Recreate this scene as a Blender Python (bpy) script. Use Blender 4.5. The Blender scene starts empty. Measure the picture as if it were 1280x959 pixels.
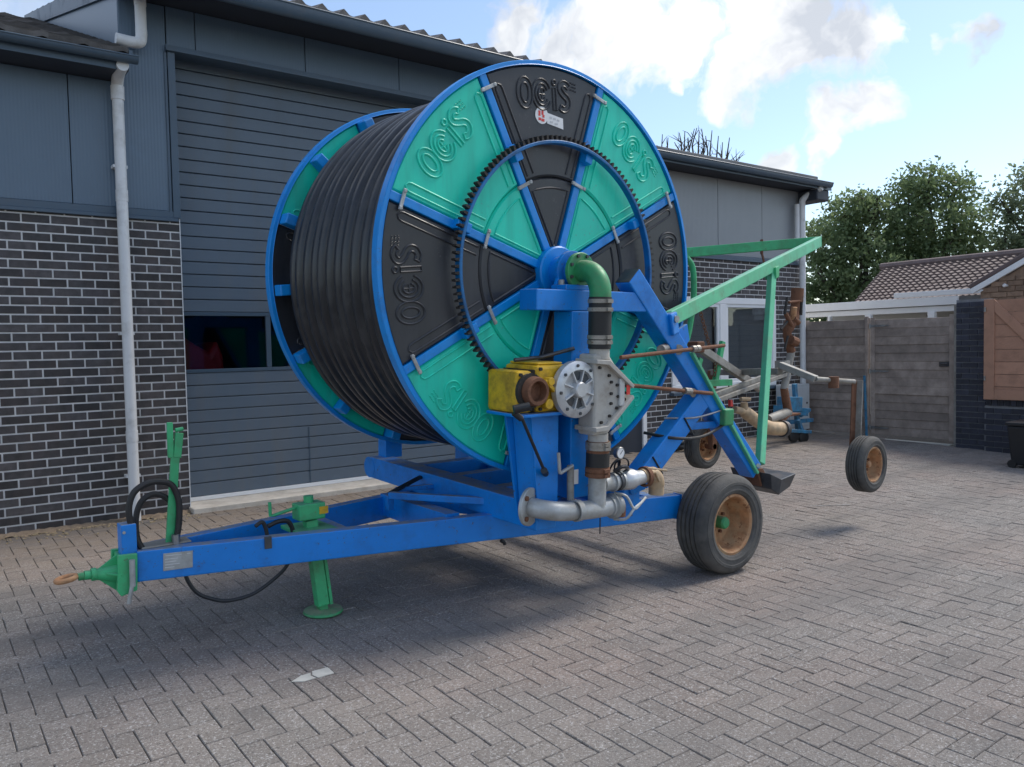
import bpy, math, random
import numpy as np
from mathutils import Vector, Matrix
random.seed(7); rng = np.random.default_rng(7)
R = math.radians
scene = bpy.context.scene
col = scene.collection

# ------------------------------------------------------------------ camera
FPX = 1008.41; PITCH = R(2.6088); ROLL = R(-1.1809); YAW = R(36.9617)
CAM = np.array([-0.6314, -8.0468, 1.5214])
_fw = np.array([math.sin(YAW)*math.cos(PITCH), math.cos(YAW)*math.cos(PITCH), -math.sin(PITCH)])
_r = np.array([math.cos(YAW), -math.sin(YAW), 0.0]); _u = np.cross(_r, _fw)
RT = math.cos(ROLL)*_r + math.sin(ROLL)*_u; UP = -math.sin(ROLL)*_r + math.cos(ROLL)*_u; FW = _fw
cd = bpy.data.cameras.new('camera'); cam = bpy.data.objects.new('camera', cd); col.objects.link(cam)
cd.sensor_fit = 'HORIZONTAL'; cd.sensor_width = 36.0; cd.lens = 36.0*FPX/1280.0
cd.clip_start = 0.05; cd.clip_end = 2000
cam.matrix_world = Matrix(((RT[0], UP[0], -FW[0], CAM[0]), (RT[1], UP[1], -FW[1], CAM[1]), (RT[2], UP[2], -FW[2], CAM[2]), (0, 0, 0, 1)))
scene.camera = cam
scene.render.resolution_x = 1024; scene.render.resolution_y = 767

# ------------------------------------------------------------------ light
SUN = Vector((0.80, -0.10, 1.0)).normalized()
SUN_EL = math.asin(SUN.z)
world = bpy.data.worlds.new('World'); scene.world = world; world.use_nodes = True
sl = bpy.data.lights.new('sun', 'SUN'); sun = bpy.data.objects.new('sun', sl); col.objects.link(sun)
sl.energy = 1.05; sl.angle = R(20.0); sl.color = (1.0, 0.93, 0.83)
sun.rotation_euler = (-SUN).to_track_quat('-Z', 'Y').to_euler(); sun.location = (20, -2, 30)
scene.view_settings.view_transform = 'Standard'; scene.view_settings.look = 'None'
scene.view_settings.exposure = 1.72; scene.view_settings.gamma = 1.0
scene.view_settings.use_curve_mapping = False

def ray(x, y):
    d = FW + RT*(x-640)/FPX - UP*(y-479.5)/FPX
    return d/np.linalg.norm(d)
K = 0.0244                                    # fall of the yard away from the wall
def onG(x, y, h=0.0):
    d = ray(x, y); t = (h-CAM[2]+K*CAM[1])/(d[2]-K*d[1]); return CAM+t*d
def onY(x, y, Y=0.0):
    d = ray(x, y); return CAM+d*((Y-CAM[1])/d[1])
def onX(x, y, X=0.0):
    d = ray(x, y); return CAM+d*((X-CAM[0])/d[0])
def project(p):
    d = np.asarray(p)-CAM; w = d@FW
    return 640+FPX*(d@RT)/w, 479.5-FPX*(d@UP)/w, w
def V3(*a): return np.array(a, float)
def unit(a): a = np.asarray(a, float); return a/np.linalg.norm(a)
Z = V3(0, 0, 1)
def gz(y): return K*min(0.0, y) if y > -12 else -12*K

# ------------------------------------------------------------------ world: sky with broken cloud
def build_world():
    nt = world.node_tree; N = nt.nodes; L = nt.links; N.clear()
    out = N.new('ShaderNodeOutputWorld'); bg = N.new('ShaderNodeBackground')
    sky = N.new('ShaderNodeTexSky'); sky.sky_type = 'NISHITA'; sky.sun_disc = False
    sky.sun_elevation = SUN_EL; sky.sun_rotation = math.atan2(SUN.x, SUN.y)
    sky.air_density = 1.0; sky.dust_density = 0.6; sky.ozone_density = 1.6
    bg.inputs['Strength'].default_value = 0.10
    tc = N.new('ShaderNodeTexCoord')
    def m(op, a, b=None, c=None, clamp=False):
        n = N.new('ShaderNodeMath'); n.operation = op; n.use_clamp = clamp
        for i, v in enumerate((a, b, c)):
            if v is None: continue
            if isinstance(v, (int, float)): n.inputs[i].default_value = v
            else: L.new(v, n.inputs[i])
        return n.outputs[0]
    def noise(scale, detail, rough, vec):
        n = N.new('ShaderNodeTexNoise'); n.inputs['Scale'].default_value = scale; n.inputs['Detail'].default_value = detail
        n.inputs['Roughness'].default_value = rough; L.new(vec, n.inputs['Vector']); return n
    # ragged direction
    w = noise(5.0, 5, 0.6, tc.outputs['Generated'])
    mp = N.new('ShaderNodeMix'); mp.data_type = 'VECTOR'
    sub = N.new('ShaderNodeVectorMath'); sub.operation = 'SUBTRACT'; L.new(w.outputs['Color'], sub.inputs[0]); sub.inputs[1].default_value = (.5, .5, .5)
    sc = N.new('ShaderNodeVectorMath'); sc.operation = 'SCALE'; L.new(sub.outputs[0], sc.inputs[0]); sc.inputs['Scale'].default_value = 0.16
    ad = N.new('ShaderNodeVectorMath'); ad.operation = 'ADD'; L.new(tc.outputs['Generated'], ad.inputs[0]); L.new(sc.outputs[0], ad.inputs[1])
    N.remove(mp)
    # the cumulus seen over the roofs: soft puffs at their bearings
    puffs = [(600, 62, .030), (650, 30, .060), (700, 60, .072), (770, 30, .10), (860, 60, .085), (940, 85, .075), (985, 70, .07), (960, 20, .10), (1060, 45, .075), (1090, 40, .05),
             (1185, 62, .035), (1225, 35, .042), (1250, 22, .028), (1040, 165, .045), (1075, 150, .050), (760, 100, .04), (850, 120, .025), (1030, 195, .03), (975, 205, .03)]
    field = None
    for (x, y, rad) in puffs:
        d = ray(x, y)
        dn = N.new('ShaderNodeVectorMath'); dn.operation = 'DISTANCE'; L.new(ad.outputs[0], dn.inputs[0]); dn.inputs[1].default_value = tuple(d)
        v = m('SUBTRACT', 1.0, m('DIVIDE', dn.outputs['Value'], rad*1.25), clamp=True)
        field = v if field is None else m('MAXIMUM', field, v)
    fine = noise(14, 8, .62, ad.outputs[0])
    near = m('ADD', field, m('MULTIPLY', m('SUBTRACT', fine.outputs['Fac'], .5), 1.1))
    nearm = m('MULTIPLY', m('SUBTRACT', near, .42), 3.8, clamp=True)
    # the same kind of cloud elsewhere in the sky
    mapn = N.new('ShaderNodeMapping'); L.new(ad.outputs[0], mapn.inputs['Vector']); mapn.inputs['Location'].default_value = (3.1, .7, 1.3); mapn.inputs['Scale'].default_value = (1, 1, 1.7)
    big = noise(2.3, 7, .58, mapn.outputs[0])
    # the broken cloud continues away from the patch of sky with its own puffs
    dcam = N.new('ShaderNodeVectorMath'); dcam.operation = 'DISTANCE'; L.new(tc.outputs['Generated'], dcam.inputs[0]); dcam.inputs[1].default_value = tuple(ray(800, 40))
    away = m('MULTIPLY', m('SUBTRACT', dcam.outputs['Value'], .50), 5.0, clamp=True)
    bigm = m('MULTIPLY', m('MULTIPLY', m('SUBTRACT', big.outputs['Fac'], .48), 6.0, clamp=True), away)
    mask = m('MAXIMUM', nearm, bigm)
    # cloud tone: white with grey hearts
    tone = noise(9, 5, .55, ad.outputs[0])
    cr = N.new('ShaderNodeValToRGB'); cr.color_ramp.elements[0].position = .36; cr.color_ramp.elements[1].position = .62
    cr.color_ramp.elements[0].color = (2.1, 2.2, 2.38, 1); cr.color_ramp.elements[1].color = (4.0, 3.98, 3.9, 1)
    L.new(tone.outputs['Fac'], cr.inputs['Fac'])
    # thin veil lightens the blue
    veil = N.new('ShaderNodeMix'); veil.data_type = 'RGBA'; veil.inputs[0].default_value = .08
    hsv = N.new('ShaderNodeHueSaturation'); hsv.inputs['Saturation'].default_value = 1.05; hsv.inputs['Value'].default_value = .60; L.new(sky.outputs[0], hsv.inputs['Color'])
    L.new(hsv.outputs[0], veil.inputs[6]); veil.inputs[7].default_value = (4.6, 5.0, 5.6, 1)
    mix = N.new('ShaderNodeMix'); mix.data_type = 'RGBA'
    L.new(m('MULTIPLY', mask, .93), mix.inputs[0]); L.new(veil.outputs[2], mix.inputs[6]); L.new(cr.outputs['Color'], mix.inputs[7])
    L.new(mix.outputs[2], bg.inputs['Color']); L.new(bg.outputs[0], out.inputs['Surface'])
build_world()

# ------------------------------------------------------------------ materials
MATS = {}
def mat(name, c, rough=.5, metal=0.0, var=.12, vs=3.0, bump=0.0, bs=80.0, rnd=0.0, dirt=0.0, dirtc=(.10, .08, .06), ds=5.0, spec=.5, coat=0.0, rust=0.0, rustc=(.16, .06, .025), streak=False, dust=0.0, dustc=(.26, .27, .28), chip=0.0, chipc=(.09, .06, .05)):
    mt = bpy.data.materials.new(name); mt.use_nodes = True; nt = mt.node_tree; N = nt.nodes; L = nt.links
    b = N['Principled BSDF']; b.inputs['Roughness'].default_value = rough; b.inputs['Metallic'].default_value = metal
    b.inputs['Specular IOR Level'].default_value = spec
    if coat: b.inputs['Coat Weight'].default_value = coat; b.inputs['Coat Roughness'].default_value = .12
    geo = N.new('ShaderNodeNewGeometry')
    def noise(scale, detail=4, vec=None, rough_=.6):
        n = N.new('ShaderNodeTexNoise'); n.inputs['Scale'].default_value = scale; n.inputs['Detail'].default_value = detail; n.inputs['Roughness'].default_value = rough_
        L.new(vec or geo.outputs['Position'], n.inputs['Vector']); return n.outputs['Fac']
    def ramp(f, lo, hi):
        n = N.new('ShaderNodeMapRange'); L.new(f, n.inputs['Value']); n.inputs['From Min'].default_value = lo; n.inputs['From Max'].default_value = hi; return n.outputs[0]
    def mixc(f, a, bb):
        n = N.new('ShaderNodeMix'); n.data_type = 'RGBA'
        for i, v in ((0, f), (6, a), (7, bb)):
            if isinstance(v, (int, float)): n.inputs[i].default_value = v
            elif isinstance(v, tuple): n.inputs[i].default_value = v if len(v) == 4 else (*v, 1)
            else: L.new(v, n.inputs[i])
        return n.outputs[2]
    lo = tuple(max(0, x*(1-var)) for x in c); hi = tuple(min(1, x*(1+var)) for x in c)
    c1 = mixc(ramp(noise(vs), .3, .7), lo, hi)
    if rnd:
        oi = N.new('ShaderNodeObjectInfo'); at = N.new('ShaderNodeAttribute'); at.attribute_name = 'rnd'
        a = N.new('ShaderNodeMath'); a.operation = 'ADD'; L.new(oi.outputs['Random'], a.inputs[0]); L.new(at.outputs['Fac'], a.inputs[1])
        f = N.new('ShaderNodeMath'); f.operation = 'FRACT'; L.new(a.outputs[0], f.inputs[0])
        hs = N.new('ShaderNodeHueSaturation'); L.new(c1, hs.inputs['Color'])
        mr = N.new('ShaderNodeMapRange'); L.new(f.outputs[0], mr.inputs['Value']); mr.inputs['To Min'].default_value = 1-rnd; mr.inputs['To Max'].default_value = 1+rnd
        L.new(mr.outputs[0], hs.inputs['Value']); c1 = hs.outputs['Color']
    if dirt:
        vec = None
        if streak:
            mp = N.new('ShaderNodeMapping'); mp.inputs['Scale'].default_value = (1, 1, .12); L.new(geo.outputs['Position'], mp.inputs['Vector']); vec = mp.outputs[0]
        d = ramp(noise(ds, 6, vec, .65), .62-.35*dirt, .85)
        c1 = mixc(d, c1, dirtc)
        rr = N.new('ShaderNodeMapRange'); L.new(d, rr.inputs['Value']); rr.inputs['To Min'].default_value = rough; rr.inputs['To Max'].default_value = min(1, rough+.35); L.new(rr.outputs[0], b.inputs['Roughness'])
    if rust:
        d2 = ramp(noise(ds*2.3, 7, None, .7), .70-.3*rust, .72-.3*rust+.06)
        c1 = mixc(d2, c1, rustc)
    if chip:                                            # small chips and scrapes down to primer, gathered in patches
        m3 = N.new('ShaderNodeMath'); m3.operation = 'MULTIPLY'; L.new(ramp(noise(38, 8, None, .78), .60, .64), m3.inputs[0]); L.new(ramp(noise(2.6, 3), .62-.3*chip, .70-.2*chip), m3.inputs[1])
        c1 = mixc(m3.outputs[0], c1, chipc)
    if dust:                                            # grey dust lying on the upward faces
        sp = N.new('ShaderNodeSeparateXYZ'); L.new(geo.outputs['True Normal'], sp.inputs[0])
        u_ = ramp(sp.outputs['Z'], .75, .97); mu = N.new('ShaderNodeMath'); mu.operation = 'MULTIPLY'; L.new(u_, mu.inputs[0])
        m2 = N.new('ShaderNodeMath'); m2.operation = 'MULTIPLY'; L.new(ramp(noise(9, 6, None, .7), .30, .62), m2.inputs[0]); m2.inputs[1].default_value = dust; L.new(m2.outputs[0], mu.inputs[1])
        c1 = mixc(mu.outputs[0], c1, dustc)
    L.new(c1, b.inputs['Base Color'])
    if bump:
        bn = N.new('ShaderNodeBump'); bn.inputs['Strength'].default_value = bump; bn.inputs['Distance'].default_value = .01
        L.new(noise(bs, 4), bn.inputs['Height']); L.new(bn.outputs[0], b.inputs['Normal'])
    MATS[name] = mt; return mt

mat('blue_paint', (.0, .205, .67), .38, var=.10, vs=3.5, dirt=.28, dirtc=(.015, .105, .34), ds=5, bump=.10, bs=18, rust=.10, rustc=(.07, .06, .07), dust=1.0, chip=.8)
mat('rim_blue', (.0, .245, .70), .36, var=.08, vs=4, dirt=.22, dirtc=(.02, .13, .36), ds=6, rust=.10, rustc=(.09, .08, .08), chip=.5)
mat('ring_blue', (.0, .13, .36), .45, var=.2, vs=8, dirt=.4, dirtc=(.03, .05, .09), ds=9)
mat('panel_green', (.004, .64, .46), .40, var=.09, vs=1.5, bump=.12, bs=6, dirt=.40, dirtc=(.03, .40, .29), ds=7, rust=.05, rustc=(.10, .30, .24), streak=True, chip=.35, chipc=(.10, .34, .27))
mat('panel_black', (.024, .027, .034), .34, var=.15, vs=2.5, bump=.12, bs=6, dirt=.50, dirtc=(.060, .062, .068), ds=7, streak=True, chip=.4, chipc=(.10, .10, .10))
mat('hose_black', (.015, .018, .024), .28, var=.25, vs=6, dirt=.38, dirtc=(.050, .050, .050), ds=6, chip=.5, chipc=(.07, .068, .064))
mat('rubber', (.016, .016, .017), .55, var=.2, vs=10, bump=.2, bs=60)
mat('tyre', (.050, .050, .050), .72, var=.25, vs=9, bump=.35, bs=90, dirt=.7, dirtc=(.14, .132, .12), ds=7)
mat('green_paint', (.042, .40, .165), .42, var=.18, vs=6, dirt=.40, dirtc=(.08, .19, .09), ds=8, rust=.20, dust=.4, chip=.7)
mat('pale_green_paint', (.09, .46, .25), .42, var=.12, vs=4, dirt=.30, dirtc=(.16, .30, .19), ds=6, rust=.14, dust=.4, dustc=(.42, .46, .42), chip=.6)
mat('pipe_green', (.030, .26, .10), .45, var=.25, vs=8, dirt=.45, dirtc=(.12, .17, .09), ds=9, rust=.2, dust=.9, dustc=(.33, .34, .24))
mat('galvanised', (.40, .42, .43), .48, .35, var=.22, vs=9, dirt=.5, dirtc=(.26, .24, .19), ds=8, bump=.1, bs=50)
mat('cast_grey', (.46, .45, .42), .62, .1, var=.2, vs=9, dirt=.55, dirtc=(.22, .18, .14), ds=9, bump=.15, bs=70, rust=.10)
mat('aluminium', (.55, .57, .59), .42, .55, var=.15, vs=12, dirt=.3, dirtc=(.30, .29, .27), ds=10)
mat('brass', (.46, .33, .20), .55, .15, var=.25, vs=14, dirt=.5, dirtc=(.30, .26, .2), ds=12)
mat('rust', (.17, .075, .040), .82, var=.4, vs=14, bump=.4, bs=90, dirt=.4, dirtc=(.09, .045, .03), ds=14)
mat('rim_rust', (.40, .20, .095), .70, var=.35, vs=13, bump=.2, bs=80, dirt=.6, dirtc=(.42, .33, .20), ds=8, rust=.42)
mat('clamp', (.30, .28, .25), .5, .5, var=.3, vs=20, rust=.35)
mat('yellow_paint', (.66, .40, .012), .42, var=.18, vs=7, dirt=.55, dirtc=(.09, .055, .02), ds=13, rust=.2, rustc=(.05, .03, .02))
mat('grime', (.025, .022, .02), .7, var=.4, vs=20, bump=.4, bs=60)
mat('steel', (.30, .31, .32), .35, .8, var=.2, vs=10, dirt=.4, dirtc=(.16, .12, .09), ds=9)
mat('dark_steel', (.07, .08, .095), .42, .6, var=.3, vs=8, dirt=.5, dirtc=(.14, .10, .07), ds=8)
mat('weathered_zinc', (.30, .29, .265), .62, .15, var=.25, vs=7, dirt=.5, dirtc=(.17, .14, .11), ds=8, bump=.2, bs=60)
mat('white_plastic', (.80, .80, .80), .4, var=.03)
mat('red_print', (.70, .05, .04), .45, var=.05)
mat('sticker_grey', (.55, .56, .58), .4, var=.1, vs=30)
mat('mortar', (.66, .65, .64), .9, var=.12, vs=12, bump=.3, bs=160)
mat('brick', (.056, .051, .053), .64, var=.35, vs=14, bump=.45, bs=110, rnd=.45, dirt=.45, dirtc=(.088, .070, .064), ds=3.0)
mat('brick_blue', (.030, .034, .052), .6, var=.25, vs=14, bump=.3, bs=120, rnd=.3)
mat('mortar_dark', (.20, .205, .22), .9, var=.2, vs=14)
mat('trim', (.062, .098, .140), .40, var=.06, vs=3, dirt=.2, dirtc=(.10, .11, .12), ds=3)
mat('soffit', (.030, .036, .050), .6, var=.1)
mat('pipe_grey', (.68, .69, .70), .45, var=.06, vs=2, dirt=.3, dirtc=(.34, .33, .31), ds=4)
mat('door_panel', (.105, .140, .182), .48, var=.05, vs=2, bump=.15, bs=220, dirt=.35, dirtc=(.135, .150, .165), ds=5, streak=True)
mat('door_seal', (.80, .81, .82), .5, var=.05)
mat('concrete', (.60, .55, .48), .85, var=.15, vs=8, bump=.3, bs=70, dirt=.4, dirtc=(.36, .31, .25), ds=5)
mat('window_white', (.82, .83, .84), .38, var=.03)
mat('blind', (.36, .362, .365), .8, var=.05)
mat('roof_tile', (.110, .105, .105), .65, var=.3, vs=8, bump=.3, bs=90, rnd=.40, dirt=.4, dirtc=(.11, .10, .09), ds=5)
mat('clay_tile', (.125, .092, .090), .75, var=.2, vs=5, bump=.3, bs=60, rnd=.10, dirt=.4, dirtc=(.17, .135, .12), ds=3)
mat('brown_brick', (.27, .18, .125), .8, var=.25, vs=12, bump=.3, bs=80, rnd=.2)
mat('grey_wood', (.285, .235, .205), .8, var=.25, vs=6, bump=.3, bs=60, rnd=.22, dirt=.5, dirtc=(.19, .155, .138), ds=7, streak=False)
mat('red_wood', (.45, .245, .165), .7, var=.2, vs=6, bump=.25, bs=60, rnd=.15, dirt=.3, dirtc=(.30, .17, .12), ds=6)
mat('bark', (.075, .062, .050), .9, var=.3, vs=6, bump=.5, bs=20)
mat('straw', (.40, .31, .19), .8, var=.4, vs=40)
mat('sand', (.24, .18, .125), .95, var=.25, vs=30, bump=.5, bs=90)
mat('pale_stone', (.46, .455, .42), .8, var=.12, vs=20, bump=.2, bs=90)
mat('worn_mark', (.30, .29, .28), .9, var=.3, vs=30, dirt=.5, dirtc=(.2, .19, .185), ds=20)
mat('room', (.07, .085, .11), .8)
mat('red_machine', (.42, .02, .025), .4)
mat('black_plastic', (.012, .014, .018), .5, var=.1)
mat('box_grey', (.50, .52, .53), .5, var=.08, vs=5)
mat('implement_blue', (.035, .20, .36), .55, var=.35, vs=9, dirt=.6, dirtc=(.10, .11, .12), ds=10, rust=.35)
mat('house_wall', (.55, .55, .53), .85, var=.08)
mat('roof_felt', (.16, .165, .17), .8, var=.2, vs=2)

def leaf_mat(name, c, c2):
    mt = bpy.data.materials.new(name); mt.use_nodes = True; N = mt.node_tree.nodes; L = mt.node_tree.links
    b = N['Principled BSDF']; b.inputs['Roughness'].default_value = .6
    at = N.new('ShaderNodeAttribute'); at.attribute_name = 'rnd'
    mx = N.new('ShaderNodeMix'); mx.data_type = 'RGBA'; L.new(at.outputs['Fac'], mx.inputs[0]); mx.inputs[6].default_value = (*c, 1); mx.inputs[7].default_value = (*c2, 1)
    L.new(mx.outputs[2], b.inputs['Base Color'])
    tr = N.new('ShaderNodeBsdfTranslucent'); L.new(mx.outputs[2], tr.inputs['Color'])
    ms = N.new('ShaderNodeMixShader'); ms.inputs[0].default_value = .62
    L.new(b.outputs[0], ms.inputs[1]); L.new(tr.outputs[0], ms.inputs[2]); L.new(ms.outputs[0], N['Material Output'].inputs['Surface'])
    MATS[name] = mt
leaf_mat('leaf', (.130, .195, .095), (.235, .300, .140))  # leaf tones lightened to stand in for haze over the far trees
leaf_mat('leaf_pale', (.15, .20, .12), (.21, .255, .15))

def glass_mat(name, tint, gloss_rough=.02, ior=1.22):
    mt = bpy.data.materials.new(name); mt.use_nodes = True; N = mt.node_tree.nodes; L = mt.node_tree.links
    N.remove(N['Principled BSDF'])
    t = N.new('ShaderNodeBsdfTransparent'); t.inputs[0].default_value = (*tint, 1)
    g = N.new('ShaderNodeBsdfGlossy'); g.inputs['Roughness'].default_value = gloss_rough
    f = N.new('ShaderNodeFresnel'); f.inputs[0].default_value = ior
    ms = N.new('ShaderNodeMixShader'); L.new(f.outputs[0], ms.inputs[0]); L.new(t.outputs[0], ms.inputs[1]); L.new(g.outputs[0], ms.inputs[2])
    L.new(ms.outputs[0], N['Material Output'].inputs['Surface']); MATS[name] = mt
glass_mat('glass', (.75, .78, .80)); glass_mat('glass_dark', (.72, .76, .82), .02, ior=1.5)

def rib_mat(name, c, scale, strength):
    mt = mat(name, c, .34, var=.05, vs=1.2, dirt=.15, dirtc=tuple(min(1, x*1.3) for x in c), ds=2)
    N = mt.node_tree.nodes; L = mt.node_tree.links; b = N['Principled BSDF']
    geo = N.new('ShaderNodeNewGeometry'); w = N.new('ShaderNodeTexWave'); w.wave_type = 'BANDS'; w.bands_direction = 'X'
    w.inputs['Scale'].default_value = scale; L.new(geo.outputs['Position'], w.inputs['Vector'])
    bn = N.new('ShaderNodeBump'); bn.inputs['Strength'].default_value = strength; bn.inputs['Distance'].default_value = .004
    L.new(w.outputs['Fac'], bn.inputs['Height']); L.new(bn.outputs[0], b.inputs['Normal'])
rib_mat('cladding', (.100, .148, .205), 11.0, .30)
rib_mat('cladding_pale', (.215, .230, .250), 11.0, .25)

def paver_mat():
    mt = bpy.data.materials.new('paver'); mt.use_nodes = True; N = mt.node_tree.nodes; L = mt.node_tree.links; b = N['Principled BSDF']
    b.inputs['Roughness'].default_value = .86; b.inputs['Specular IOR Level'].default_value = .3
    geo = N.new('ShaderNodeNewGeometry')
    def noise(s, d, r=.6):
        n = N.new('ShaderNodeTexNoise'); n.inputs['Scale'].default_value = s; n.inputs['Detail'].default_value = d; n.inputs['Roughness'].default_value = r
        L.new(geo.outputs['Position'], n.inputs['Vector']); return n.outputs['Fac']
    def ramp(f, a, bb):
        n = N.new('ShaderNodeMapRange'); L.new(f, n.inputs['Value']); n.inputs['From Min'].default_value = a; n.inputs['From Max'].default_value = bb; return n.outputs[0]
    def mix(f, a, bb, mode='MIX'):
        n = N.new('ShaderNodeMix'); n.data_type = 'RGBA'; n.blend_type = mode
        for i, v in ((0, f), (6, a), (7, bb)):
            if isinstance(v, (int, float)): n.inputs[i].default_value = v
            elif isinstance(v, tuple): n.inputs[i].default_value = (*v, 1)
            else: L.new(v, n.inputs[i])
        return n.outputs[2]
    c = mix(ramp(noise(.55, 3), .38, .62), (.192, .178, .166), (.220, .180, .160))     # grey weathered to faint red
    c = mix(ramp(noise(.9, 5), .45, .75), c, (.235, .208, .186))
    oi = N.new('ShaderNodeObjectInfo'); at = N.new('ShaderNodeAttribute'); at.attribute_name = 'rnd'
    a = N.new('ShaderNodeMath'); a.operation = 'ADD'; L.new(oi.outputs['Random'], a.inputs[0]); L.new(at.outputs['Fac'], a.inputs[1])
    f = N.new('ShaderNodeMath'); f.operation = 'FRACT'; L.new(a.outputs[0], f.inputs[0])
    hs = N.new('ShaderNodeHueSaturation'); L.new(c, hs.inputs['Color'])
    mr = N.new('ShaderNodeMapRange'); L.new(f.outputs[0], mr.inputs['Value']); mr.inputs['To Min'].default_value = .90; mr.inputs['To Max'].default_value = 1.10
    L.new(mr.outputs[0], hs.inputs['Value']); c = hs.outputs['Color']
    # exposed grit: pale and dark grains
    c = mix(ramp(noise(85, 4, .8), .53, .66), c, (.47, .465, .46))
    c = mix(ramp(noise(70, 4, .8), .46, .34), c, (.075, .072, .07))
    # dust and sand blown against the wall
    sp = N.new('ShaderNodeSeparateXYZ'); L.new(geo.outputs['Position'], sp.inputs[0])
    d = ramp(sp.outputs['Y'], -1.9, -.25)
    dn = N.new('ShaderNodeMath'); dn.operation = 'MULTIPLY'; L.new(d, dn.inputs[0]); L.new(ramp(noise(3.5, 6, .7), .25, .62), dn.inputs[1])
    c = mix(dn.outputs[0], c, (.215, .170, .130))
    # worn wheel tracks along the yard
    mpn = N.new('ShaderNodeMapping'); mpn.inputs['Scale'].default_value = (.28, 2.1, 1); mpn.inputs['Rotation'].default_value = (0, 0, .12); L.new(geo.outputs['Position'], mpn.inputs['Vector'])
    tn = N.new('ShaderNodeTexNoise'); tn.inputs['Scale'].default_value = 1.0; tn.inputs['Detail'].default_value = 5; L.new(mpn.outputs[0], tn.inputs['Vector'])
    c = mix(ramp(tn.outputs['Fac'], .52, .80), c, (.150, .140, .134))
    # old dark oily stains
    c = mix(ramp(noise(1.3, 6, .7), .58, .80), c, (.125, .118, .115))
    L.new(c, b.inputs['Base Color'])
    bn = N.new('ShaderNodeBump'); bn.inputs['Strength'].default_value = .7; bn.inputs['Distance'].default_value = .008
    L.new(noise(130, 4, .7), bn.inputs['Height']); L.new(bn.outputs[0], b.inputs['Normal'])
    MATS['paver'] = mt
paver_mat()
mat('joint_sand', (.13, .118, .105), .95, var=.3, vs=20, bump=.4, bs=120)

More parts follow.
